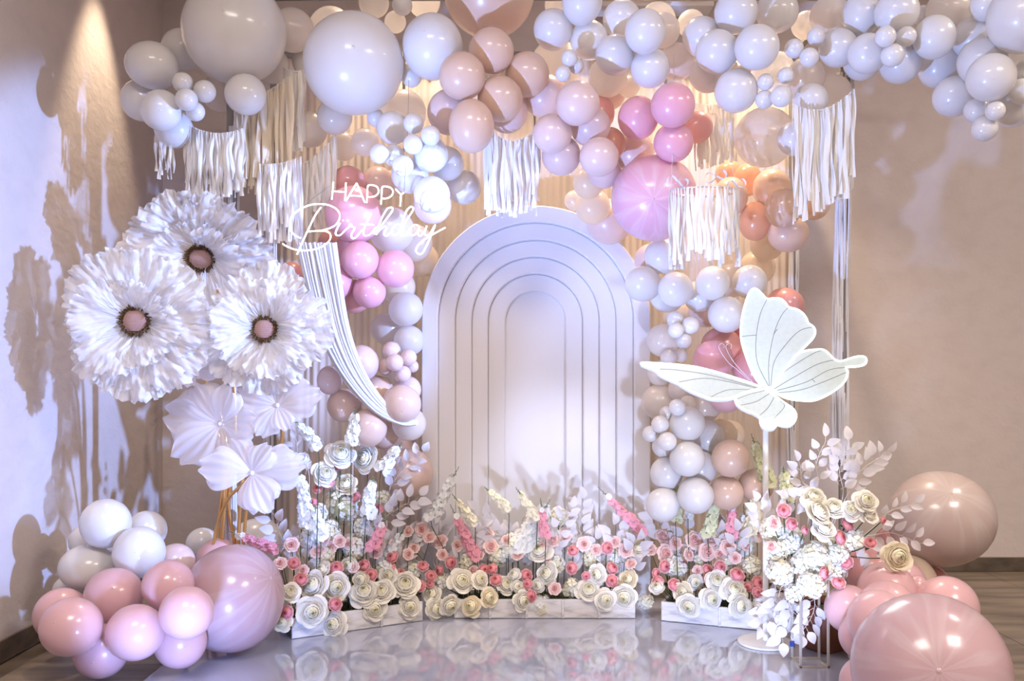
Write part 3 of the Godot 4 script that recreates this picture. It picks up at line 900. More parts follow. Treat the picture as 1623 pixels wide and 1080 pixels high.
1391|986|47|50|3.300|k|balloons on the floor at the right|round pink balloon lower right of the right bouquet, lowest
1345|966|38|38|3.643|k|balloons on the floor at the right|round pink balloon below the right bouquet, upper of two
1365|1008|35|37|3.434|k|balloons on the floor at the right|round pink balloon below the right bouquet, lower of two
1373|1084|42|42|3.178|k|balloons on the floor at the right|round pink balloon left of the huge pink balloon in front
1500|962|48|48|3.587|k|balloons on the floor at the right|round pink balloon above the huge pink balloon in front
1440|922|42|42|4.007|y|balloons on the floor at the right|round pale cream balloon right of the right bouquet
1427|928|40|40|3.857|k|balloons on the floor at the right|round pink balloon right of the right bouquet
1476|924|27|27|4.127|r|balloons on the floor at the right|round coral balloon below the huge marbled pearl balloon
1385|905|45|45|4.200|r|balloons on the floor at the right|round coral balloon right of the right bouquet
1410|857|22|22|4.293|r|balloons on the floor at the right|round coral balloon upper right of the right bouquet
1452|930|18|18|3.723|k|balloons on the floor at the right|tiny pink balloon below the huge marbled pearl balloon
"""

func balloons():
	var prof := PackedVector2Array()
	for j in 25:
		var a := PI * j / 24.0
		var y := -cos(a)
		var r := sin(a)
		if y < 0.0:
			r *= 1.0 - 0.16 * y * y
			y *= 1.2
		prof.append(Vector2(maxf(r, 0.035 if j == 0 else 0.0), y))
	var body := lathe(prof, 40)
	var knot := lathe(PackedVector2Array([Vector2(0.0, -1.36), Vector2(0.10, -1.37), Vector2(0.115, -1.34), Vector2(0.05, -1.27), Vector2(0.075, -1.23), Vector2(0.06, -1.19), Vector2(0.09, -1.165)]), 12)
	var tip := lathe(PackedVector2Array([Vector2(0.045, 0.993), Vector2(0.03, 1.006), Vector2(0.0, 1.012)]), 10)
	var rows := []
	for line in BALLOONS.strip_edges().split("\n"):
		var q := line.split("|")
		var d := float(q[4])
		rows.append({"p": at(float(q[0]), float(q[1]), d), "rx": float(q[2]) / F * d, "ry": float(q[3]) / F * d, "c": q[5], "g": q[6], "l": q[7]})
	for r in rows:
		var mid := Vector3.ZERO
		var k := 0
		for o in rows:
			if o.p.distance_to(r.p) < 0.32:
				mid += o.p
				k += 1
		mid /= k
		var back: Vector3 = (r.p - Vector3(0, EYE, 0)).normalized()
		var neck: Vector3 = (back * 0.75 + (mid - r.p) * 3.2 + Vector3(rf(-0.25, 0.25), rf(-0.25, 0.25), 0)).normalized()
		if neck.dot(back) < 0.45:
			neck = (neck + back * 0.8).normalized()
		var b := frame_to(-neck) * Basis(Vector3.UP, rf(0, TAU))
		if absf(r.rx - r.ry) < 0.0015:
			b = b.scaled(Vector3.ONE * r.rx)
		else:
			b = Basis.from_scale(Vector3(r.rx, r.ry, (r.rx + r.ry) / 2.0)) * b
		var o = solid("balloon", body, M["latex_" + r.c], r.p, b)
		tag(o, r.l, "balloon", r.g)
		part("knot", knot, M["latex_" + r.c], o)
		part("tip", tip, M["latex_" + r.c], o)

# ---------- ribbon fringes ----------
func ribbon_mesh(seed_: int) -> ArrayMesh:
	# hangs one unit down from its top, 1 unit wide, folded and twisted
	var q := RandomNumberGenerator.new()
	q.seed = seed_
	var ph := q.randf() * 9.0
	var tw := q.randf_range(-1.5, 1.5)
	var wob := q.randf_range(0.2, 0.9)
	return sheet(3, 18, func(u, v):
		var a: float = tw * v + 0.5 * sin(v * 9.0 + ph)
		var w: float = (u - 0.5) * (0.45 + 0.55 * smoothstep(0.0, 0.2, v))
		var fold: float = 0.18 * sin(u * PI) * (1.0 + sin(v * 13.0 + ph))
		return Vector3(w * cos(a) + wob * (sin(v * 7.0 + ph) - sin(ph)) * 0.5, -v, w * sin(a) + fold + 0.4 * sin(v * 5.0 + ph * 2.0) * v))

var strips := []

func fringe(called, label, x0, x1, yl, sag, yr, b0, b1, n, d, m, wide, group := "ribbon fringes hanging from the garland"):
	var t = thing(called, label, "ribbon fringe", Vector3.ZERO, group)
	var line := PackedVector3Array()
	for j in 13:
		var u := j / 12.0
		line.append(at(lerpf(x0, x1, u), lerpf(yl, yr, u) + sag * 4.0 * u * (1.0 - u), d))
	part("string", tube(line, 0.002, 5), M.string_white, t)
	n = int(n * 1.45)
	for k in n:
		var u: float = clampf((k + 0.5 + rf(-0.4, 0.4)) / n, 0.0, 1.0)
		var x := lerpf(x0, x1, u)
		var y: float = lerpf(yl, yr, u) + sag * 4.0 * u * (1.0 - u)
		var top := at(x, y - 2, d + rf(-0.03, 0.03))
		var low: float = lerpf(b0, b1, u) + rf(-0.28, 0.04) * (lerpf(b0, b1, u) - y) * (1.0 if k % 3 == 0 else 0.35)
		var L: float = (low - y) / F * d
		var w: float = wide * rf(0.6, 1.25)
		part("strip", strips[rng.randi() % strips.size()], m, t, top, Basis(Vector3.UP, rf(-0.8, 0.8)).scaled(Vector3(1, 1, 1)) * Basis.from_scale(Vector3(w, L, w)))

func ribbons():
	for k in 10:
		strips.append(ribbon_mesh(100 + k))
	fringe("ribbon_fringe", "few short white ribbon strips under the garland's left tip", 247, 276, 200, 3, 205, 290, 285, 5, 4.1, M.ribbon, 0.016)
	fringe("ribbon_fringe", "white ribbon fringe on a sagging string above the highest poppy", 292, 385, 196, 12, 205, 325, 315, 26, 4.12, M.ribbon, 0.020)
	fringe("ribbon_fringe", "cream ribbon fringe below the two left-hand huge white balloons", 372, 462, 172, 4, 120, 300, 330, 30, 4.2, M.ribbon_cream, 0.021)
	fringe("ribbon_fringe", "thin white ribbon fringe between the two huge white balloons", 448, 482, 108, 4, 112, 260, 245, 9, 4.26, M.ribbon, 0.018)
	fringe("ribbon_fringe", "long lavender-white ribbon fringe left of the sign's capital B", 410, 478, 262, 4, 250, 385, 402, 20, 4.16, M.satin, 0.019)
	fringe("ribbon_fringe", "pale ribbon fringe behind the left end of the neon words", 476, 532, 262, 6, 215, 372, 358, 17, 4.3, M.ribbon, 0.017)
	fringe("ribbon_fringe", "white satin ribbon fringe hanging before the top of the arch", 770, 852, 200, 24, 203, 345, 345, 30, 4.12, M.satin, 0.019)
	fringe("ribbon_fringe", "white ribbon fringe between the pink balloons and the huge pearl balloon", 1102, 1166, 165, 3, 165, 272, 258, 20, 4.34, M.ribbon, 0.018)
	fringe("ribbon_fringe", "white ribbon fringe on a string hung from the garland by the right post", 1256, 1354, 166, 20, 142, 362, 310, 32, 3.97, M.ribbon, 0.020)
	# lantern: ribbons round a hoop
	var d := 3.92
	var c := at(1115, 304, d)
	var t = thing("ribbon_lantern", "drum of white ribbon strips with bows, before the large pink balloon", "hanging lantern", c)
	var ring := PackedVector3Array()
	for k in 33:
		ring.append(Vector3(0.145 * cos(TAU * k / 32.0), 0, 0.10 * sin(TAU * k / 32.0)))
	part("hoop", tube(ring, 0.004, 6), M.silver, t)
	for k in 52:
		var a := TAU * k / 52.0
		var L := rf(0.25, 0.335)
		var w := rf(0.013, 0.025)
		part("strip", strips[k % 10], M.ribbon, t, Vector3(0.147 * cos(a), 0.004, 0.102 * sin(a)), Basis(Vector3.UP, PI / 2 - a + rf(-0.4, 0.4)) * Basis.from_scale(Vector3(w, L, w * 0.6)))
	for q in [[-0.125, 0.02, 0.055], [0.03, 0.03, 0.105], [0.13, 0.0, 0.05]]:
		for s in [-1, 1]:
			part("bow_loop", sheet(6, 8, func(u, v): return Vector3(s * (0.045 * sin(v * PI)), 0.012 + 0.02 * sin(v * TAU) + 0.012 * s * v * 0.5, (u - 0.5) * 0.022)), M.satin, t, Vector3(q[0], q[1], q[2]), Basis(Vector3.UP, rf(-0.5, 0.5)) * Basis(Vector3(0, 0, 1), rf(-0.3, 0.5)))
	for x in [-0.14, 0.14]:
		part("hanging_cord", tube(PackedVector3Array([Vector3(x, 0, 0), Vector3(x * 0.8, 0.33, -0.1), Vector3(x * 0.6, 0.68, -0.25)]), 0.0012, 4), M.string_white, t)

# ---------- neon sign ----------
const NEON := """
H 583 155 576 230 569 305
H 690 160 687 240 683 316
H 577 233 685 241
A 690 319 735 242 777 173 785 173 818 250 852 331
A 725 270 828 276
P 868 333 873 260 879 188 925 183 962 203 969 243 945 272 905 283 873 281
P 990 346 995 270 1001 200 1046 195 1084 214 1091 252 1066 284 1025 296 994 293
Y 1115 215 1140 240 1161 263
Y 1186 247 1162 264 1158 310 1154 362
B 478 370 430 435 385 525 340 620 305 700 271 776
B 148 684 195 712 270 736 350 741 430 729 508 695 553 648 556 602 522 577 460 573 368 578
B 303 634 252 612 216 562 210 502 234 440 290 393 370 355 450 343 532 350 600 380 635 425 631 480 592 530 522 560 455 574
i 640 505 606 575 605 606 640 610 690 562 730 528
i 664 487 670 482
r 742 522 722 515 722 533 752 540 766 550 738 600 742 634 775 628 830 560
t 907 423 860 520 838 590 860 615 905 595 948 540
t 815 515 872 518 930 521
h 925 600 965 560 1030 480 1082 410 1090 382 1070 372 1035 395 985 490 944 604 985 560 1022 535 1036 552 1014 598 1036 616 1078 585
d 1166 545 1145 520 1108 530 1084 575 1092 607 1122 605 1158 560 1210 480 1262 400 1262 372 1238 370 1203 412 1168 512 1155 585 1176 614 1205 603 1240 560
a 1316 535 1280 520 1244 550 1236 594 1262 612 1298 588 1320 538 1306 596 1330 614 1364 572
y 1382 530 1362 592 1382 613 1412 590 1455 520 1428 590 1385 690 1342 764 1306 768 1290 736 1322 680 1400 622 1470 583 1541 544
"""

func neon_sign():
	var d := 3.84
	var c := at(575, 350, d)
	var t = thing("neon_sign", "glowing white neon words HAPPY Birthday hanging before the pink balloons", "neon sign", c)
	for line in NEON.strip_edges().split("\n"):
		var q := line.split(" ")
		var pts := PackedVector3Array()
		for i in range(1, q.size(), 2):
			pts.append(at(420 + float(q[i]) / 5.4, 260 + float(q[i + 1]) / 5.4, d) - c)
		if pts.size() > 3:
			pts = smooth(pts, 5)
		part("letter_" + q[0].to_lower(), tube(pts, 0.0031, 6), M.led, t)
		if q[0] in ["H", "A", "P", "Y"]: continue
	part("hanging_wire", tube(PackedVector3Array([at(522, 295, d) - c, at(495, 315, d) - c, at(478, 330, 4.05) - c, at(470, 200, 4.2) - c]), 0.0009, 4), M.frame_metal, t)
	part("hanging_wire", tube(PackedVector3Array([at(640, 305, d) - c, at(646, 200, 4.05) - c, at(648, 100, 4.2) - c]), 0.0009, 4), M.frame_metal, t)
	var l := AreaLight3D.new()
	l.name = "neon_sign_light"
	l.area_size = Vector2(0.66, 0.28)
	l.light_energy = 0.25
	l.light_color = Color(1.0, 0.97, 0.93)
	l.shadow_enabled = true
	l.position = c + Vector3(0, 0, 0.02)
	l.rotation = Vector3(0, PI, 0)
	add_child(l, true)

# ---------- organza poppies and lilies on gold stems ----------
func organza_petal(seed_: int, ruffle: float, spread: float) -> ArrayMesh:
	var q := RandomNumberGenerator.new()
	q.seed = seed_
	var a := q.randf() * 9.0
	var b := q.randf() * 9.0
	var no := noise(0.5, seed_, 3)
	return sheet(48, 26, func(u, v):
		var s: float = u * 2.0 - 1.0
		var half: float = spread * (0.25 + 0.75 * pow(sin(v * PI * 0.5), 0.7))
		var edge: float = pow(v, 5.0)
		var L: float = 0.14 + 0.86 * v - 0.16 * s * s * v * v + edge * (0.08 * no.get_noise_2d(s * 9.0, 3.0) + 0.03 * no.get_noise_2d(s * 40.0, 9.0))
		var ang: float = s * half + 0.03 * edge * no.get_noise_2d(s * 30.0, 20.0)
		var up: float = 0.03 + 0.24 * pow(sin(v * 1.75), 1.5) + 0.16 * v * no.get_noise_2d(s * 3.0 + a, v * 2.5 + b) + 0.15 * edge * ruffle / 0.055 * no.get_noise_2d(s * 14.0 + b, v * 3.0) + 0.022 * no.get_noise_2d(s * 38.0 + a, v * 1.4) * (0.4 + v)
		return Vector3(L * sin(ang), up, L * cos(ang)))

func lily_petal(seed_: int) -> ArrayMesh:
	var q := RandomNumberGenerator.new()
	q.seed = seed_
	var a := q.randf() * 9.0
	return sheet(28, 16, func(u, v):
		var s: float = u * 2.0 - 1.0
		var w: float = 0.43 * pow(sin(PI * 0.5 * minf(v / 0.8, 1.0)), 1.15) * (1.0 - 0.35 * pow(maxf(0.0, (v - 0.8) / 0.2), 2.0)) + 0.015
		var up: float = 0.10 * sin(v * PI) + 0.022 * sin(s * 15.0 + a) * v + 0.07 * v * v * sin(s * 4.0 + a) - 0.10 * s * s * v
		return Vector3(s * w, up, v * (1.0 - 0.20 * s * s) + pow(v, 6.0) * 0.045 * sin(s * 8.5 + a)))

func gold_stem(t, list: Array, r := 0.0085):
	var c: Vector3 = t.position
	var pts := PackedVector3Array()
	for q in list:
		pts.append(at(q[0], q[1], q[2]) - c)
	part("stem", tube(smooth(pts, 6), r, 10), M.gold, t)

func poppies():
	var petals := []
	for k in 6:
		petals.append(organza_petal(200 + k, 0.055, 0.74))
	var ring := MB.new()
	for k in 320:
		var a := rf(0, TAU)
		var rr := rf(0.155, 0.20)
		var p := Vector3(rr * cos(a), 0.10 + rf(-0.02, 0.02), rr * sin(a))
		tube_in(ring, PackedVector3Array([p, p + Vector3(cos(a) * rf(-0.01, 0.045), rf(0.01, 0.05), sin(a) * rf(-0.01, 0.045))]), 0.012, 4, 0.004)
	var ring_mesh := ring.mesh()
	var dome := PackedVector2Array()
	for j in 9:
		var a := PI / 2 * j / 8.0
		dome.append(Vector2(0.155 * cos(a), 0.09 + 0.085 * sin(a)))
	var disc := lathe(dome, 28)
	var beads := MB.new()
	for i in range(-9, 10):
		for j in range(-9, 10):
			var x := (i + 0.5 * (j & 1)) * 0.0165
			var z := j * 0.0143
			var rr := x * x + z * z
			if rr > 0.0225: continue
			var y := 0.09 + 0.085 * sqrt(1.0 - rr / 0.0241)
			lathe_in(beads, PackedVector2Array([Vector2(0.0068, 0), Vector2(0.005, 0.005), Vector2(0, 0.007)]), 5, Vector3(x, y, z))
	var bead_mesh := beads.mesh()
	var spots := [
		[217, 510, 3.88, 116, Vector3(0.10, 0.0, 1.0), "giant white organza poppy lowest at the left, nearest the side wall"],
		[320, 405, 4.18, 112, Vector3(0.10, -0.62, 1.0), "giant white organza poppy at the top of the gold stems, tipped downwards"],
		[421, 523, 3.98, 102, Vector3(0.0, 0.02, 1.0), "giant white organza poppy at the right, beside the string swag"]]
	var stems := [
		[[217, 515, 3.96], [262, 545, 4.06], [319, 596, 4.14], [345, 645, 4.15], [360, 720, 4.15], [357, 780, 4.15], [350, 870, 4.15], [338, 1000, 4.16]],
		[[322, 410, 4.25], [340, 450, 4.23], [352, 485, 4.15], [364, 560, 4.15], [371, 620, 4.15], [372, 720, 4.15], [362, 800, 4.16], [374, 880, 4.17], [380, 1002, 4.17]],
		[[421, 530, 4.05], [412, 590, 4.1], [402, 640, 4.13], [390, 700, 4.15], [384, 766, 4.15], [378, 838, 4.15], [372, 1004, 4.14]]]
	for i in 3:
		var s: Array = spots[i]
		var pos := at(s[0], s[1], s[2])
		var t = thing("giant_poppy", s[5], "artificial flower", pos, "giant organza poppies")
		var R: float = s[3] / F * s[2]
		var b := frame_to(s[4])
		var flat := b * Basis.from_scale(Vector3.ONE * R)
		for k in 8:
			part("petal", petals[(k + i) % 6], M.organza, t, b * Vector3(0, -0.012, 0), flat * Basis(Vector3.UP, TAU * k / 8.0 + rf(-0.15, 0.15)) * Basis(Vector3.RIGHT, 0.12 + rf(-0.14, 0.16)) * Basis.from_scale(Vector3(1, 1, 1) * rf(0.86, 1.08)))
		for k in 6:
			part("petal", petals[(k * 5 + i) % 6], M.organza, t, Vector3.ZERO, flat * Basis(Vector3.UP, TAU * k / 6.0 + 0.3 + rf(-0.15, 0.15)) * Basis(Vector3.RIGHT, -0.16 + rf(-0.25, 0.14)) * Basis.from_scale(Vector3.ONE * rf(0.58, 0.86)))
		var dd = part("disc", disc, M.disc, t, Vector3.ZERO, flat)
		part("beads", bead_mesh, M.bead, dd).set_meta("kind", "stuff")
		part("stamen_ring", ring_mesh, M.brown_fuzz, t, Vector3.ZERO, flat).set_meta("kind", "stuff")
		gold_stem(t, stems[i])
	# lilies
	var lp := []
	for k in 4:
		lp.append(lily_petal(300 + k))
	var lil := [
		[293, 570, 4.05, Vector3(0.0, 0.5, 1), [[-85, 60], [-30, 50], [40, 62], [100, 62], [160, 48]], "white organza lily between the two left-hand giant poppies", [[293, 575, 4.07], [318, 625, 4.12], [346, 690, 4.15], [354, 760, 4.16], [344, 850, 4.18], [340, 1000, 4.2]]],
		[349, 672, 4.0, Vector3(-0.15, 0.1, 1), [[-80, 90], [-130, 82], [-35, 70], [20, 62], [90, 66], [160, 55]], "white organza lily at the left, pointing towards the side wall", [[349, 675, 4.02], [353, 720, 4.08], [355, 790, 4.14], [348, 870, 4.15], [333, 1004, 4.13]]],
		[439, 643, 3.98, Vector3(0.1, 0.1, 1), [[75, 68], [15, 42], [-70, 60], [-150, 52], [155, 42], [120, 40]], "white organza lily at the right, under the right giant poppy", [[441, 646, 4.0], [448, 690, 4.06], [438, 715, 4.1], [412, 742, 4.13], [392, 800, 4.15], [384, 880, 4.15], [372, 1008, 4.13]]],
		[399, 750, 3.92, Vector3(0.0, 0.15, 1), [[-82, 74], [-38, 60], [35, 50], [80, 78], [150, 66], [170, 60]], "white organza lily lowest on the gold stems, above the pink flower spray", [[397, 753, 3.94], [388, 765, 3.98], [362, 790, 4.05], [345, 830, 4.1], [336, 880, 4.1], [325, 1008, 4.1]]]]
	for s in lil:
		var pos := at(s[0], s[1], s[2])
		var t = thing("organza_lily", s[5], "artificial flower", pos, "organza lilies on gold stems")
		var b := frame_to(s[3])
		var k := 0
		for q in s[4]:
			var L: float = q[1] / F * s[2] * 1.08
			# angle is measured clockwise from straight up in the photo
			part("petal", lp[k % 4], M.organza_plain, t, Vector3.ZERO, b * Basis(Vector3.UP, PI - deg_to_rad(q[0])) * Basis(Vector3.RIGHT, rf(-0.35, 0.05)) * Basis.from_scale(Vector3.ONE * L))
			k += 1
		part("heart", lathe(PackedVector2Array([Vector2(0, -0.012), Vector2(0.012, -0.006), Vector2(0.010, 0.012), Vector2(0, 0.02)]), 10), M.satin, t, Vector3.ZERO, b)
		gold_stem(t, s[6], 0.0075)

# ---------- planters and flowers ----------
const PLANTERS := [[-0.972, -4.04, -0.423, -4.35, 3], [-0.28, -4.39, 0.593, -4.39, 5], [0.708, -4.35, 1.22, -4.145, 2]]

func planters():
	var labels := ["whitewashed low planter box angled at the left, full of roses", "whitewashed low planter box in the middle, before the arch", "whitewashed low planter box angled at the right, by the butterfly pole"]
	for i in 3:
		var q: Array = PLANTERS[i]
		var a := Vector3(q[0], 0, q[1])
		var b := Vector3(q[2], 0, q[3])
		var L := a.distance_to(b)
		var x := (b - a) / L
		var basis := Basis(x, Vector3.UP, x.cross(Vector3.UP))
		var t = thing("planter_box", labels[i], "planter", (a + b) / 2.0 + Vector3(0, 0.006, 0), "whitewashed planter boxes")
		t.basis = basis
		var n: int = q[4]
		for k in n:
			var w := L / n
			part("front_board", bevel_box(Vector3(w - 0.003, 0.09, 0.014), 0.002), M.white_wood, t, Vector3(-L / 2 + w * (k + 0.5), 0.047, -0.007))
			part("back_board", bevel_box(Vector3(w - 0.003, 0.09, 0.014), 0.002), M.white_wood, t, Vector3(-L / 2 + w * (k + 0.5), 0.047, -0.213))
		for k in n - 1:
			part("batten", bevel_box(Vector3(0.012, 0.09, 0.006), 0.0015), M.white_wood, t, Vector3(-L / 2 + L / n * (k + 1), 0.047, 0.003))
		for s in [-1, 1]:
			part("end_board", bevel_box(Vector3(0.014, 0.088, 0.19), 0.002), M.dark_wood if i == 0 else M.white_wood, t, Vector3(s * (L / 2 - 0.008), 0.046, -0.11))
		part("floor_board", bevel_box(Vector3(L - 0.03, 0.01, 0.19), 0.002), M.dark_wood, t, Vector3(0, 0.008, -0.11))
		var mo := sheet(40, 10, func(u, v): return Vector3((u - 0.5) * (L - 0.03), 0.075 + 0.012 * sin(u * 47.0) * sin(v * 19.0 + u * 8.0), -0.015 - 0.19 * v), false)
		part("moss", mo, M.moss, t)

func root_of(zone: String, px: float) -> Vector3:
	if zone == "S":
		return Vector3(1.20 + rf(-0.03, 0.03) + ((px - CX) / F * 3.65 - 1.20) * 0.45, 0.44, -3.74 + rf(-0.03, 0.03))
	var i := 0 if zone == "L" else (1 if zone == "C" else 2)
	var q: Array = PLANTERS[i]
	var span: Array = [[462.0, 668.0], [718.0, 1007.0], [1047.0, 1240.0]][i]
	var u := clampf((px - span[0]) / (span[1] - span[0]), 0.06, 0.94)
	var back := Vector3(q[2] - q[0], 0, q[3] - q[1]).normalized().cross(Vector3.UP)
	return Vector3(lerpf(q[0], q[2], u), 0.078, lerpf(q[1], q[3], u)) - back * rf(0.05, 0.15)

func petal_in(mb: MB, th: float, w: float, R: float, H: float, curl: float, ruf: float, q := 0.5, nu := 6, nv := 6):
	# one cupped petal; q above 0.5 closes its top over the heart
	var ph := th * 3.7
	sheet_in(mb, nu, nv, func(u, v):
		var s: float = u * 2.0 - 1.0
		var rho: float = R * (0.14 + 0.86 * sin(v * PI * q)) + curl * pow(v, 3.0)
		var h: float = H * pow(v, 1.15 if q < 0.6 else 0.85) - curl * 0.9 * pow(v, 5.0) - 0.12 * H * s * s * v + ruf * v * v * sin(s * 6.0 + ph)
		var a: float = th + s * w * (0.55 + 0.45 * sin(PI * (0.12 + 0.62 * v)))
		rho *= 1.0 + 0.07 * s * (1.0 if ruf < 0.01 else 1.6)
		if q <= 0.58 and ruf < 0.04:
			rho *= 1.04 - 0.16 * s * s * v
		return Vector3(rho * cos(a), h, -rho * sin(a)))

func bloom(layers: Array, seed_: float) -> ArrayMesh:
	var mb := MB.new()
	var li := 0
	for l in layers:
		for k in int(l[0]):
			petal_in(mb, TAU * k / l[0] + li * 0.7 + seed_, l[3], l[1], l[2], l[4], l[5], l[6] if l.size() > 6 else 0.5)
		li += 1
	return mb.mesh()

func single_petal(w, R, H, curl, ruf, q := 0.5) -> ArrayMesh:
	var mb := MB.new()
	petal_in(mb, 0.0, w, R, H, curl, ruf, q, 8, 7)
	return mb.mesh()

func leaf_mesh() -> ArrayMesh:
	return sheet(4, 7, func(u, v):
		var s: float = u * 2.0 - 1.0
		var w: float = 0.26 * pow(sin(PI * pow(v, 0.72)), 0.85)
		return Vector3(s * w, 0.10 * absf(s) * w * 3.0 + 0.10 * sin(v * PI), v))

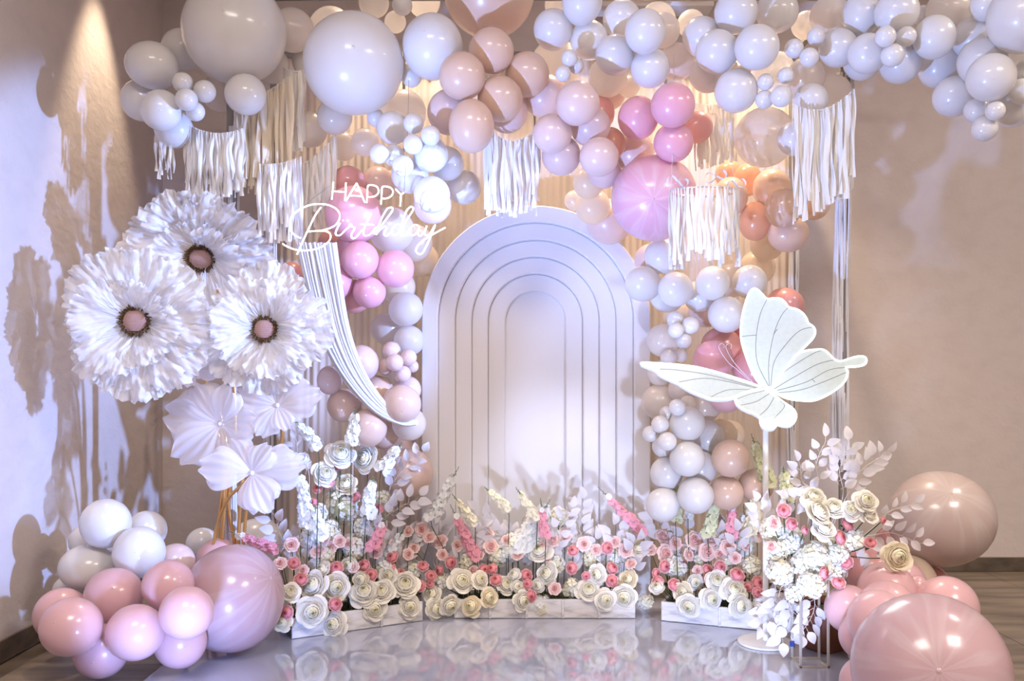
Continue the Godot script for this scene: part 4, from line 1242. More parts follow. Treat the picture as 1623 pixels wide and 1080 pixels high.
const FLOWERS := """
rose|493|969|23.52|4.061|L|0.45|wide open white rose lower right of the left planter's outer end|w
rose|500|930|22.4|4.133|L|0.1|wide open white rose upper right of the left planter's outer end|w
rose|531|930|21.28|4.180|L|0.1|wide open white rose upper left of the left planter's middle|w
rose|530|990|20.16|4.125|L|0.45|wide open white rose lower left of the left planter's middle|w
rose|577|941|22.4|4.231|L|0.1|wide open white rose upper right of the left planter's middle|w
rose|592|965|17.92|4.224|L|0.45|wide open white rose right of the left planter's middle|w
rose|605|940|19.04|4.253|L|0.1|wide open white rose left of the left planter's inner end|w
rose|640|930|22.4|4.333|L|0.1|wide open white rose above the left planter's inner end|w
rose|615|914|14.56|4.333|L|0.1|half-open white rose upper left of the left planter's inner end|w
rose|649|962|16.8|4.305|L|0.45|half-open white rose below the left planter's inner end|w
rose|554|897|13.44|4.266|L|0|small white rose above the left planter's middle|w
rose|459|941|15.68|4.036|L|0.1|half-open white rose upper left of the left planter's outer end|w
rose|448|987|14.56|3.988|L|0.45|half-open cream rose lower left of the left planter's outer end|c
rose|573|918|13.44|4.244|L|0.1|small cream rose above the left planter's middle|c
rose|512|904|13.44|4.183|L|0.1|small white rose upper right of the left planter's outer end|w
rose|537|722|22.4|4.374|L|0|wide open white rose upper left of the left arrangement's crest|w
rose|582|728|21.28|4.424|L|0|wide open white rose right of the left arrangement's crest|w
rose|513|752|19.04|4.328|L|0|wide open white rose lower left of the left arrangement's crest|w
rose|548|770|16.8|4.382|L|0|half-open cream rose below the left arrangement's crest|c
rose|480|730|11.2|4.299|L|0|small white rose left of the left arrangement's crest|w
rose|685|944|14.56|4.406|C|0.1|half-open white rose left of the middle planter's left end|w
rose|711|958|16.8|4.367|C|0.45|half-open white rose at the middle planter's left end|w
rose|689|966|15.68|4.375|C|0.45|half-open white rose lower left of the middle planter's left end|w
rose|730|923|19.04|4.418|C|0.1|wide open white rose upper right of the middle planter's left end|w
rose|748|962|15.68|4.375|C|0.45|half-open cream rose right of the middle planter's left end|c
rose|773|948|14.56|4.381|C|0.45|half-open cream rose left of the middle planter's second board|c
rose|759|921|14.56|4.417|C|0.1|half-open white rose upper left of the middle planter's second board|w
rose|801|929|15.68|4.431|C|0.1|half-open white rose upper right of the middle planter's second board|w
rose|826|952|15.68|4.378|C|0.45|half-open white rose left of the middle planter's centre|w
rose|816|913|11.2|4.435|C|0.1|small white rose upper right of the middle planter's second board, upper of two|w
rose|868|911|17.92|4.461|C|0.1|wide open white rose above the middle planter's centre, lower of two|w
rose|854|929|12.32|4.431|C|0.1|small white rose above the middle planter's centre|w
rose|819|931|11.2|4.411|C|0.1|small white rose upper right of the middle planter's second board, lower of two|w
rose|932|938|19.04|4.421|C|0.1|wide open white rose above the middle planter's fourth board|w
rose|959|951|16.8|4.389|C|0.45|half-open white rose right of the middle planter's fourth board|w
rose|989|946|19.04|4.401|C|0.45|wide open white rose at the middle planter's right end|w
rose|948|911|15.68|4.438|C|0.1|half-open white rose upper right of the middle planter's fourth board|w
rose|996|919|14.56|4.448|C|0.1|half-open cream rose above the middle planter's right end|c
rose|1013|871|15.68|4.511|C|0|half-open cream rose lower right of the arch's right foot|c
rose|857|876|19.04|4.512|C|0|wide open white rose above the middle planter's centre, upper of two|w
rose|1100|922|13.44|4.346|R|0.1|small white rose upper left of the right planter's middle|w
rose|1082|938|14.56|4.324|R|0.1|half-open cream rose upper right of the right planter's left end|c
rose|1092|960|17.92|4.283|R|0.45|wide open white rose left of the right planter's middle|w
rose|1136|923|17.92|4.284|R|0.1|wide open white rose upper right of the right planter's middle|w
rose|1162|937|20.16|4.236|R|0.1|wide open white rose upper left of the butterfly's pole|w
rose|1126|950|16.8|4.252|R|0.45|half-open white rose at the right planter's middle|w
rose|1170|960|17.92|4.198|R|0.45|wide open white rose left of the butterfly's pole|w
rose|1203|960|12.32|4.172|R|0.45|small white rose right of the butterfly's pole|w
rose|1042|933|12.32|4.365|R|0.1|small white rose upper left of the right planter's left end|w
rose|1288|792|19.04|3.629|S|0|wide open white rose at the right bouquet's crown|w
rose|1292|815|23.52|3.580|S|0|wide open white rose below the right bouquet's crown, upper of two|w
rose|1304|841|17.92|3.574|S|0|wide open white rose below the right bouquet's crown, lower of two|w
rose|1320|808|16.8|3.636|S|0|half-open white rose right of the right bouquet's crown|w
rose|1349|810|15.68|3.598|S|0|half-open white rose left of the marbled pearl balloon|w
rose|1371|796|17.92|3.587|S|0|wide open white rose above the marbled pearl balloon|w
rose|1375|818|14.56|3.594|S|0|half-open white rose at the marbled pearl balloon|w
rose|1420|882|22.4|3.618|S|0|wide open cream rose lower right of the marbled pearl balloon|c
ran|523|769|10|4.338|L|0|coral pink ranunculus lower left of the left arrangement's crest, second leftmost|w
ran|503|775|8|4.335|L|0|coral pink ranunculus lower left of the left arrangement's crest, leftmost|w
ran|562|790|10|4.395|L|0|coral pink ranunculus below the left arrangement's crest|w
ran|539|740|9|4.382|L|0|coral pink ranunculus lower left of the left arrangement's crest, rightmost|w
ran|497|797|7|4.323|L|0|coral pink ranunculus upper right of the huge marbled pink floor balloon|w
ran|598|808|9|4.436|L|0|coral pink ranunculus lower right of the left arrangement's crest, left of two|w
ran|632|791|6|4.522|L|0|coral pink ranunculus lower right of the left arrangement's crest, right of two|w
ran|465|894|10|4.122|L|0|coral pink ranunculus lower right of the huge marbled pink floor balloon|w
ran|476|920|11|4.107|L|0.1|coral pink ranunculus above the left planter's outer end|w
ran|455|971|11|3.985|L|0.45|coral pink ranunculus lower left of the left planter's outer end|w
ran|530|959|11|4.114|L|0.45|coral pink ranunculus left of the left planter's middle|w
ran|533|902|11|4.206|L|0.1|coral pink ranunculus upper left of the left planter's middle|w
ran|577|898|10|4.301|L|0|coral pink ranunculus above the left planter's middle|w
ran|588|912|10|4.274|L|0.1|coral pink ranunculus upper right of the left planter's middle|w
ran|622|884|10|4.382|L|0|coral pink ranunculus above the left planter's inner end, upper of two|w
ran|621|902|8|4.360|L|0.1|coral pink ranunculus upper left of the left planter's inner end|w
ran|634|910|8|4.368|L|0.1|coral pink ranunculus above the left planter's inner end, lower of two|w
ran|665|930|9|4.367|L|0.1|coral pink ranunculus upper right of the left planter's inner end, lowest|w
ran|682|914|9|4.416|L|0.1|coral pink ranunculus upper right of the left planter's inner end, second topmost|w
ran|670|899|9|4.425|L|0|coral pink ranunculus upper right of the left planter's inner end, topmost|w
ran|681|926|7|4.409|L|0.1|coral pink ranunculus upper right of the left planter's inner end, third topmost|w
ran|713|892|10|4.463|C|0|coral pink ranunculus above the middle planter's left end, right of two|w
ran|697|904|8|4.464|C|0.1|coral pink ranunculus above the middle planter's left end, left of two|w
ran|765|904|9|4.466|C|0.1|coral pink ranunculus upper left of the middle planter's second board|w
ran|780|903|9|4.469|C|0.1|coral pink ranunculus above the middle planter's second board, upper of two|w
ran|786|921|10|4.418|C|0.1|coral pink ranunculus above the middle planter's second board, lower of two|w
ran|833|913|10|4.457|C|0.1|coral pink ranunculus upper left of the middle planter's centre, upper of two|w
ran|836|927|8|4.411|C|0.1|coral pink ranunculus upper left of the middle planter's centre, lower of two|w
ran|840|945|10|4.392|C|0.1|coral pink ranunculus left of the middle planter's centre|w
ran|907|901|10|4.465|C|0.1|coral pink ranunculus upper left of the middle planter's fourth board|w
ran|908|874|9|4.513|C|0|coral pink ranunculus above the middle planter's fourth board, upper of two|w
ran|928|913|7|4.439|C|0.1|coral pink ranunculus above the middle planter's fourth board, lower of two|w
ran|969|902|10|4.472|C|0.1|coral pink ranunculus upper left of the middle planter's right end, upper of two|w
ran|969|921|10|4.433|C|0.1|coral pink ranunculus upper left of the middle planter's right end, lower of two|w
ran|961|869|10|4.503|C|0|coral pink ranunculus lower left of the arch's right foot|w
ran|1052|898|10|4.415|R|0|coral pink ranunculus above the right planter's left end|w
ran|1043|923|10|4.384|R|0.1|coral pink ranunculus upper left of the right planter's left end, lower of two|w
ran|1068|929|11|4.345|R|0.1|coral pink ranunculus upper right of the right planter's left end|w
ran|1038|909|8|4.408|R|0.1|coral pink ranunculus upper left of the right planter's left end, upper of two|w
ran|1120|904|9|4.345|R|0.1|coral pink ranunculus above the right planter's middle, second topmost|w
ran|1120|920|8|4.331|R|0.1|coral pink ranunculus above the right planter's middle, lowest|w
ran|1140|899|10|4.315|R|0|coral pink ranunculus above the right planter's middle, topmost|w
ran|1167|913|12|4.263|R|0.1|coral pink ranunculus upper left of the butterfly's pole|w
ran|1199|925|11|4.239|R|0.1|coral pink ranunculus above the butterfly's pole, right of two|w
ran|1186|930|8|4.232|R|0.1|coral pink ranunculus above the butterfly's pole, left of two|w
ran|1200|940|9|4.199|R|0.1|coral pink ranunculus upper right of the butterfly's pole|w
ran|1242|810|11|3.571|S|0|coral pink ranunculus left of the right bouquet's crown|w
ran|1253|831|10|3.605|S|0|coral pink ranunculus lower left of the right bouquet's crown|w
ran|1341|834|11|3.631|S|0|coral pink ranunculus lower left of the marbled pearl balloon|w
ran|1329|853|12|3.590|S|0|coral pink ranunculus above the pink floor balloons|w
ran|1274|841|7|3.586|S|0|coral pink ranunculus above the silver stand's top|w
ran|1379|862|10|3.546|S|0|coral pink ranunculus below the marbled pearl balloon|w
ran|1341|892|11|3.641|S|0|coral pink ranunculus upper right of the pink floor balloons|w
ran|1398|825|6|3.544|S|0|coral pink ranunculus lower right of the marbled pearl balloon|w
ran|1303|909|11|3.594|S|0.1|coral pink ranunculus left of the pink floor balloons|w
ran|1328|925|11|3.632|S|0.1|coral pink ranunculus below the pink floor balloons|w
lis|462|864|11|4.154|L|0|blush pink lisianthus upper right of the huge marbled pink floor balloon|w
lis|504|875|12|4.219|L|0|blush pink lisianthus right of the huge marbled pink floor balloon, leftmost|w
lis|513|856|10|4.267|L|0|blush pink lisianthus right of the huge marbled pink floor balloon, second leftmost|w
lis|444|894|10|4.099|L|0|blush pink lisianthus below the huge marbled pink floor balloon|w
lis|526|867|9|4.265|L|0|blush pink lisianthus right of the huge marbled pink floor balloon, third leftmost|w
lis|537|859|10|4.273|L|0|blush pink lisianthus right of the huge marbled pink floor balloon, rightmost|w
lis|595|877|10|4.343|L|0|blush pink lisianthus upper left of the left planter's inner end, lower of two|w
lis|648|843|9|4.463|L|0|blush pink lisianthus above the left planter's inner end, third leftmost|w
lis|669|839|11|4.521|L|0|blush pink lisianthus above the left planter's inner end, fourth leftmost|w
lis|681|853|10|4.502|L|0|blush pink lisianthus above the left planter's inner end, rightmost|w
lis|646|879|9|4.416|L|0|blush pink lisianthus above the left planter's inner end, second leftmost|w
lis|698|860|12|4.536|C|0|blush pink lisianthus lower left of the arch's left foot, right of two|w
lis|777|867|12|4.522|C|0|blush pink lisianthus lower right of the arch's left foot, lower of two|w
lis|771|847|11|4.555|C|0|blush pink lisianthus lower right of the arch's left foot, upper of two|w
lis|802|857|8|4.524|C|0|blush pink lisianthus lower left of the arch's foot|w
lis|875|857|12|4.525|C|0|blush pink lisianthus lower right of the arch's foot, left of two|w
lis|895|849|10|4.544|C|0|blush pink lisianthus lower right of the arch's foot, right of two|w
lis|845|848|8|4.538|C|0|blush pink lisianthus below the arch's foot, upper of two|w
lis|925|863|11|4.511|C|0|blush pink lisianthus lower left of the arch's right foot, left of two|w
lis|991|873|11|4.499|C|0|blush pink lisianthus below the arch's right foot, right of two|w
lis|879|934|10|4.402|C|0.1|blush pink lisianthus upper right of the middle planter's centre|w
lis|1031|873|10|4.476|R|0|blush pink lisianthus above the right planter's left end, left of two|w
lis|1049|852|12|4.506|R|0|blush pink lisianthus lower left of the white balloons by the arch|w
lis|1053|877|14|4.464|R|0|blush pink lisianthus above the right planter's left end, right of two|w
lis|1071|862|10|4.457|R|0|blush pink lisianthus below the white balloons by the arch, left of two|w
lis|1099|858|14|4.429|R|0|blush pink lisianthus below the white balloons by the arch, right of two|w
lis|1119|875|14|4.378|R|0|blush pink lisianthus above the right planter's middle, second leftmost|w
lis|1126|858|10|4.388|R|0|blush pink lisianthus lower right of the white balloons by the arch|w
lis|1153|868|12|4.350|R|0|blush pink lisianthus below the peach balloons, left of two|w
lis|1200|848|11|4.345|R|0|blush pink lisianthus lower right of the peach balloons|w
lis|1140|880|9|4.364|R|0|blush pink lisianthus above the right planter's middle, rightmost|w
lis|1225|830|11|3.580|S|0|blush pink lisianthus upper left of the silver stand's top|w
lis|1222|868|10|3.626|S|0|blush pink lisianthus left of the silver stand's top|w
hyd|545|802|34|4.438|L|0|white hydrangea head below the left arrangement's crest, upper of two|w
hyd|520|845|20|4.336|L|0|white hydrangea head right of the huge marbled pink floor balloon, topmost|w
hyd|600|850|18|4.447|L|0|white hydrangea head upper left of the left planter's inner end, upper of two|w
hyd|856|960|17|4.432|C|0.45|white hydrangea head below the middle planter's centre|w
hyd|906|933|14|4.460|C|0.1|white hydrangea head upper left of the middle planter's fourth board|w
hyd|812|868|22|4.566|C|0|white hydrangea head lower left of the arch's foot|w
hyd|845|830|16|4.609|C|0|white hydrangea head below the arch's foot, upper of two|w
hyd|885|820|15|4.630|C|0|white hydrangea head lower right of the arch's foot|w
hyd|1022|955|12|4.440|C|0.45|white hydrangea head right of the middle planter's right end|w
hyd|1180|860|18|4.396|R|0|white hydrangea head below the peach balloons|w
hyd|1060|900|15|4.453|R|0|white hydrangea head above the right planter's left end|w
hyd|1251|857|22|3.694|S|0|white hydrangea head upper left of the silver stand's top, right of two|w
hyd|1318|876|24|3.661|S|0|white hydrangea head above the pink floor balloons, left of two|w
hyd|1271|892|19|3.654|S|0|white hydrangea head below the silver stand's top|w
hyd|1285|929|20|3.591|S|0.1|white hydrangea head above the silver stand's legs|w
hyd|1355|855|15|3.650|S|0|white hydrangea head lower left of the marbled pearl balloon|w
hyd|1235|905|20|3.618|S|0.1|white hydrangea head lower left of the silver stand's top|w
hyd|1258|940|14|3.664|S|0.1|white hydrangea head upper left of the silver stand's legs|w
hyd|510|880|18|4.262|L|0|white hydrangea head right of the huge marbled pink floor balloon, lowest|w
hyd|560|872|20|4.359|L|0|white hydrangea head above the left planter's middle|w
hyd|608|902|16|4.382|L|0.1|white hydrangea head upper left of the left planter's inner end, lower of two|w
hyd|655|905|14|4.452|L|0.1|white hydrangea head above the left planter's inner end|w
hyd|490|855|16|4.266|L|0|white hydrangea head right of the huge marbled pink floor balloon, second topmost|w
hyd|700|925|14|4.480|C|0.1|white hydrangea head above the middle planter's left end|w
hyd|742|893|16|4.530|C|0|white hydrangea head upper right of the middle planter's left end|w
hyd|790|882|16|4.549|C|0|white hydrangea head above the middle planter's second board|w
hyd|880|893|14|4.518|C|0|white hydrangea head above the middle planter's centre|w
hyd|937|888|14|4.541|C|0|white hydrangea head above the middle planter's fourth board|w
hyd|975|884|14|4.547|C|0|white hydrangea head below the arch's right foot|w
hyd|845|868|18|4.565|C|0|white hydrangea head below the arch's foot, lower of two|w
hyd|1076|905|13|4.449|R|0.1|white hydrangea head upper right of the right planter's left end|w
hyd|1112|888|15|4.435|R|0|white hydrangea head above the right planter's middle|w
hyd|1152|890|14|4.376|R|0|white hydrangea head upper right of the right planter's middle|w
hyd|1190|900|16|4.322|R|0|white hydrangea head above the butterfly's pole|w
hyd|1292|880|19|3.608|S|0|white hydrangea head right of the silver stand's top|w
hyd|1322|905|17|3.682|S|0.1|white hydrangea head upper left of the pink floor balloons|w
hyd|1224|842|18|3.693|S|0|white hydrangea head upper left of the silver stand's top, left of two|w
hyd|1300|902|20|3.642|S|0.1|white hydrangea head left of the pink floor balloons|w
hyd|1335|862|15|3.666|S|0|white hydrangea head above the pink floor balloons, right of two|w
hyd|1228|875|17|3.669|S|0|white hydrangea head left of the silver stand's top|w
lis|480|905|9|4.139|L|0.1|blush pink lisianthus lower right of the huge marbled pink floor balloon|w
lis|560|900|9|4.249|L|0|blush pink lisianthus above the left planter's middle, lower of two|w
lis|600|860|10|4.385|L|0|blush pink lisianthus upper left of the left planter's inner end, upper of two|w
lis|625|862|9|4.414|L|0|blush pink lisianthus above the left planter's inner end, leftmost|w
lis|552|862|9|4.308|L|0|blush pink lisianthus above the left planter's middle, upper of two|w
lis|725|865|9|4.512|C|0|blush pink lisianthus below the arch's left foot|w
lis|750|905|8|4.459|C|0.1|blush pink lisianthus upper right of the middle planter's left end|w
lis|820|880|10|4.500|C|0|blush pink lisianthus upper right of the middle planter's second board|w
lis|865|885|9|4.489|C|0|blush pink lisianthus above the middle planter's centre|w
lis|945|872|9|4.510|C|0|blush pink lisianthus lower left of the arch's right foot, right of two|w
lis|975|860|9|4.507|C|0|blush pink lisianthus below the arch's right foot, left of two|w
lis|1000|895|9|4.460|C|0|blush pink lisianthus above the middle planter's right end|w
lis|1090|880|10|4.405|R|0|blush pink lisianthus upper right of the right planter's left end|w
lis|1105|905|8|4.358|R|0.1|blush pink lisianthus above the right planter's middle, leftmost|w
lis|1165|885|9|4.311|R|0|blush pink lisianthus above the butterfly's pole|w
lis|1180|865|9|4.338|R|0|blush pink lisianthus below the peach balloons, right of two|w
hyd|505|815|15|4.355|L|0|white hydrangea head upper right of the huge marbled pink floor balloon|w
hyd|575|838|17|4.408|L|0|white hydrangea head below the left arrangement's crest, lower of two|w
hyd|533|772|13|4.415|L|0|white hydrangea head lower left of the left arrangement's crest|w
hyd|604|792|13|4.513|L|0|white hydrangea head lower right of the left arrangement's crest|w
lis|700|880|9|4.479|C|0|blush pink lisianthus above the middle planter's left end|w
lis|655|870|9|4.496|C|0|blush pink lisianthus lower left of the arch's left foot, left of two|w
lis|760|882|8|4.484|C|0|blush pink lisianthus upper left of the middle planter's second board|w
lis|860|868|9|4.500|C|0|blush pink lisianthus below the arch's foot, lower of two|w
"""
const STALKS := """
563|646|556|706|11|w|4.260|L|upright white flower stalk above the left arrangement's crest
464|664|504|708|11|w|4.127|L|left-leaning white flower stalk upper left of the left arrangement's crest
637|702|603|746|11|w|4.386|L|right-leaning white flower stalk right of the left arrangement's crest
592|752|580|818|12|w|4.324|L|upright white flower stalk lower right of the left arrangement's crest
473|738|488|832|12|w|4.197|L|upright white flower stalk above the huge marbled pink floor balloon
640|838|618|880|10|w|4.416|L|right-leaning white flower stalk above the left planter's inner end
498|800|508|850|11|w|4.182|L|upright white flower stalk upper right of the huge marbled pink floor balloon
361|842|441|874|9|p|4.117|L|left-leaning pink flower stalk left of the huge marbled pink floor balloon
612|815|592|872|11|p|4.299|L|right-leaning pink flower stalk above the left planter's inner end
727|740|682|824|11|w|4.493|C|right-leaning white flower stalk upper left of the arch's left foot
716|783|752|832|8|c|4.476|C|left-leaning cream flower stalk right of the arch's left foot
767|772|805|808|9|c|4.493|C|left-leaning cream flower stalk left of the arch's foot, left of two
817|773|850|822|9|c|4.455|C|left-leaning cream flower stalk left of the arch's foot, right of two
872|792|822|872|17|w|4.548|C|right-leaning white flower stalk below the arch's foot
713|800|755|886|10|p|4.489|C|left-leaning pink flower stalk lower right of the arch's left foot
856|790|864|850|8|p|4.445|C|upright pink flower stalk lower right of the arch's foot
947|772|1020|846|9|p|4.520|C|left-leaning pink flower stalk above the arch's right foot
1065|743|1070|826|10|g|4.391|R|upright greenish white flower stalk upper left of the white balloons by the arch
1097|788|1090|822|7|w|4.421|R|upright white flower stalk at the white balloons by the arch
1138|777|1122|850|11|g|4.356|R|upright greenish white flower stalk lower left of the peach balloons
1160|787|1160|853|10|p|4.355|R|upright pink flower stalk below the peach balloons
1178|800|1182|876|11|w|4.383|R|upright white flower stalk lower right of the peach balloons
1205|750|1188|850|14|c|4.348|R|upright cream flower stalk right of the peach balloons
1190|688|1218|768|12|g|4.288|R|left-leaning greenish white flower stalk above the butterfly's pole
1241|740|1246|790|11|g|3.800|S|upright greenish white flower stalk upper left of the right bouquet's crown
1068|878|1082|905|10|p|4.476|R|left-leaning pink flower stalk above the right planter's left end
"""
const BRANCHES := """
475|885|436|818|9|16|4.208|L|bleached white leaf branch above the huge marbled pink floor balloon
612|800|668|722|11|13|4.459|L|bleached white leaf branch right of the left arrangement's crest
605|838|660|792|10|15|4.427|L|bleached white leaf branch lower right of the left arrangement's crest
490|760|470|700|7|11|4.240|L|bleached white leaf branch left of the left arrangement's crest
560|700|590|655|6|12|4.379|L|bleached white leaf branch above the left arrangement's crest
625|890|648|855|8|17|4.506|L|bleached white leaf branch above the left planter's inner end, upper of two
690|900|700|835|9|16|4.597|C|bleached white leaf branch lower left of the arch's left foot
806|862|762|812|9|15|4.565|C|bleached white leaf branch lower right of the arch's left foot, right of two
740|890|765|830|8|14|4.542|C|bleached white leaf branch lower right of the arch's left foot, left of two
928|872|925|798|11|15|4.590|C|bleached white leaf branch left of the arch's right foot
985|900|978|838|8|16|4.510|C|bleached white leaf branch below the arch's right foot
880|880|905|812|8|13|4.520|C|bleached white leaf branch lower right of the arch's foot
1062|860|1040|815|9|15|4.517|R|bleached white leaf branch lower left of the white balloons by the arch
1100|905|1105|872|7|15|4.466|R|bleached white leaf branch above the right planter's middle, left of two
1165|900|1150|840|8|14|4.365|R|bleached white leaf branch below the peach balloons
1296|775|1308|700|8|14|3.752|S|bleached white leaf branch at the front right post
1285|785|1268|738|7|14|3.786|S|bleached white leaf branch lower left of the front right post
1340|790|1400|722|13|15|3.719|S|bleached white leaf branch above the marbled pearl balloon
1335|790|1345|706|12|15|3.726|S|bleached white leaf branch right of the front right post
1300|780|1250|790|8|15|3.699|S|bleached white leaf branch upper left of the right bouquet's crown
1385|835|1445|800|8|12|3.708|S|bleached white leaf branch right of the marbled pearl balloon
1370|850|1455|862|9|14|3.796|S|bleached white leaf branch lower right of the marbled pearl balloon
1290|940|1272|1000|9|15|3.719|S|bleached white leaf branch below the silver stand's legs
1315|940|1330|985|8|14|3.795|S|bleached white leaf branch right of the silver stand's legs
1240|925|1205|985|10|17|3.789|S|bleached white leaf branch left of the silver stand's legs, left of two
1250|935|1240|1010|10|17|3.747|S|bleached white leaf branch left of the silver stand's legs, right of two
500|930|478|862|9|17|4.224|L|bleached white leaf branch lower right of the huge marbled pink floor balloon
545|930|540|850|9|17|4.368|L|bleached white leaf branch above the left planter's middle
580|930|600|850|9|17|4.395|L|bleached white leaf branch upper right of the left planter's middle
640|930|622|862|9|17|4.449|L|bleached white leaf branch above the left planter's inner end, lower of two
735|925|752|850|9|16|4.539|C|bleached white leaf branch upper right of the middle planter's left end
780|925|775|856|9|16|4.599|C|bleached white leaf branch above the middle planter's second board
835|915|812|850|8|16|4.554|C|bleached white leaf branch upper right of the middle planter's second board
900|920|905|858|9|16|4.536|C|bleached white leaf branch upper left of the middle planter's fourth board
955|920|950|862|9|16|4.553|C|bleached white leaf branch above the middle planter's fourth board
1000|915|1012|862|9|16|4.521|C|bleached white leaf branch above the middle planter's right end
1085|915|1092|848|9|16|4.482|R|bleached white leaf branch upper right of the right planter's left end
1130|915|1140|850|9|16|4.416|R|bleached white leaf branch above the right planter's middle, right of two
1180|915|1172|850|8|16|4.359|R|bleached white leaf branch above the butterfly's pole
1225|850|1205|800|8|16|3.772|S|bleached white leaf branch upper left of the silver stand's top
1360|850|1385|905|8|15|3.777|S|bleached white leaf branch upper right of the pink floor balloons
"""

func stem_to(t, base: Vector3, m, r := 0.0022):
	var p: Vector3 = base - t.position
	var up := Vector3(0, 0.25 * p.length(), 0)
	part("stem", tube(smooth(PackedVector3Array([Vector3(0, -0.004, -0.004), p * 0.45 - up * 0.25 + Vector3(0, 0, -0.01), p]), 4), r, 5), m, t)

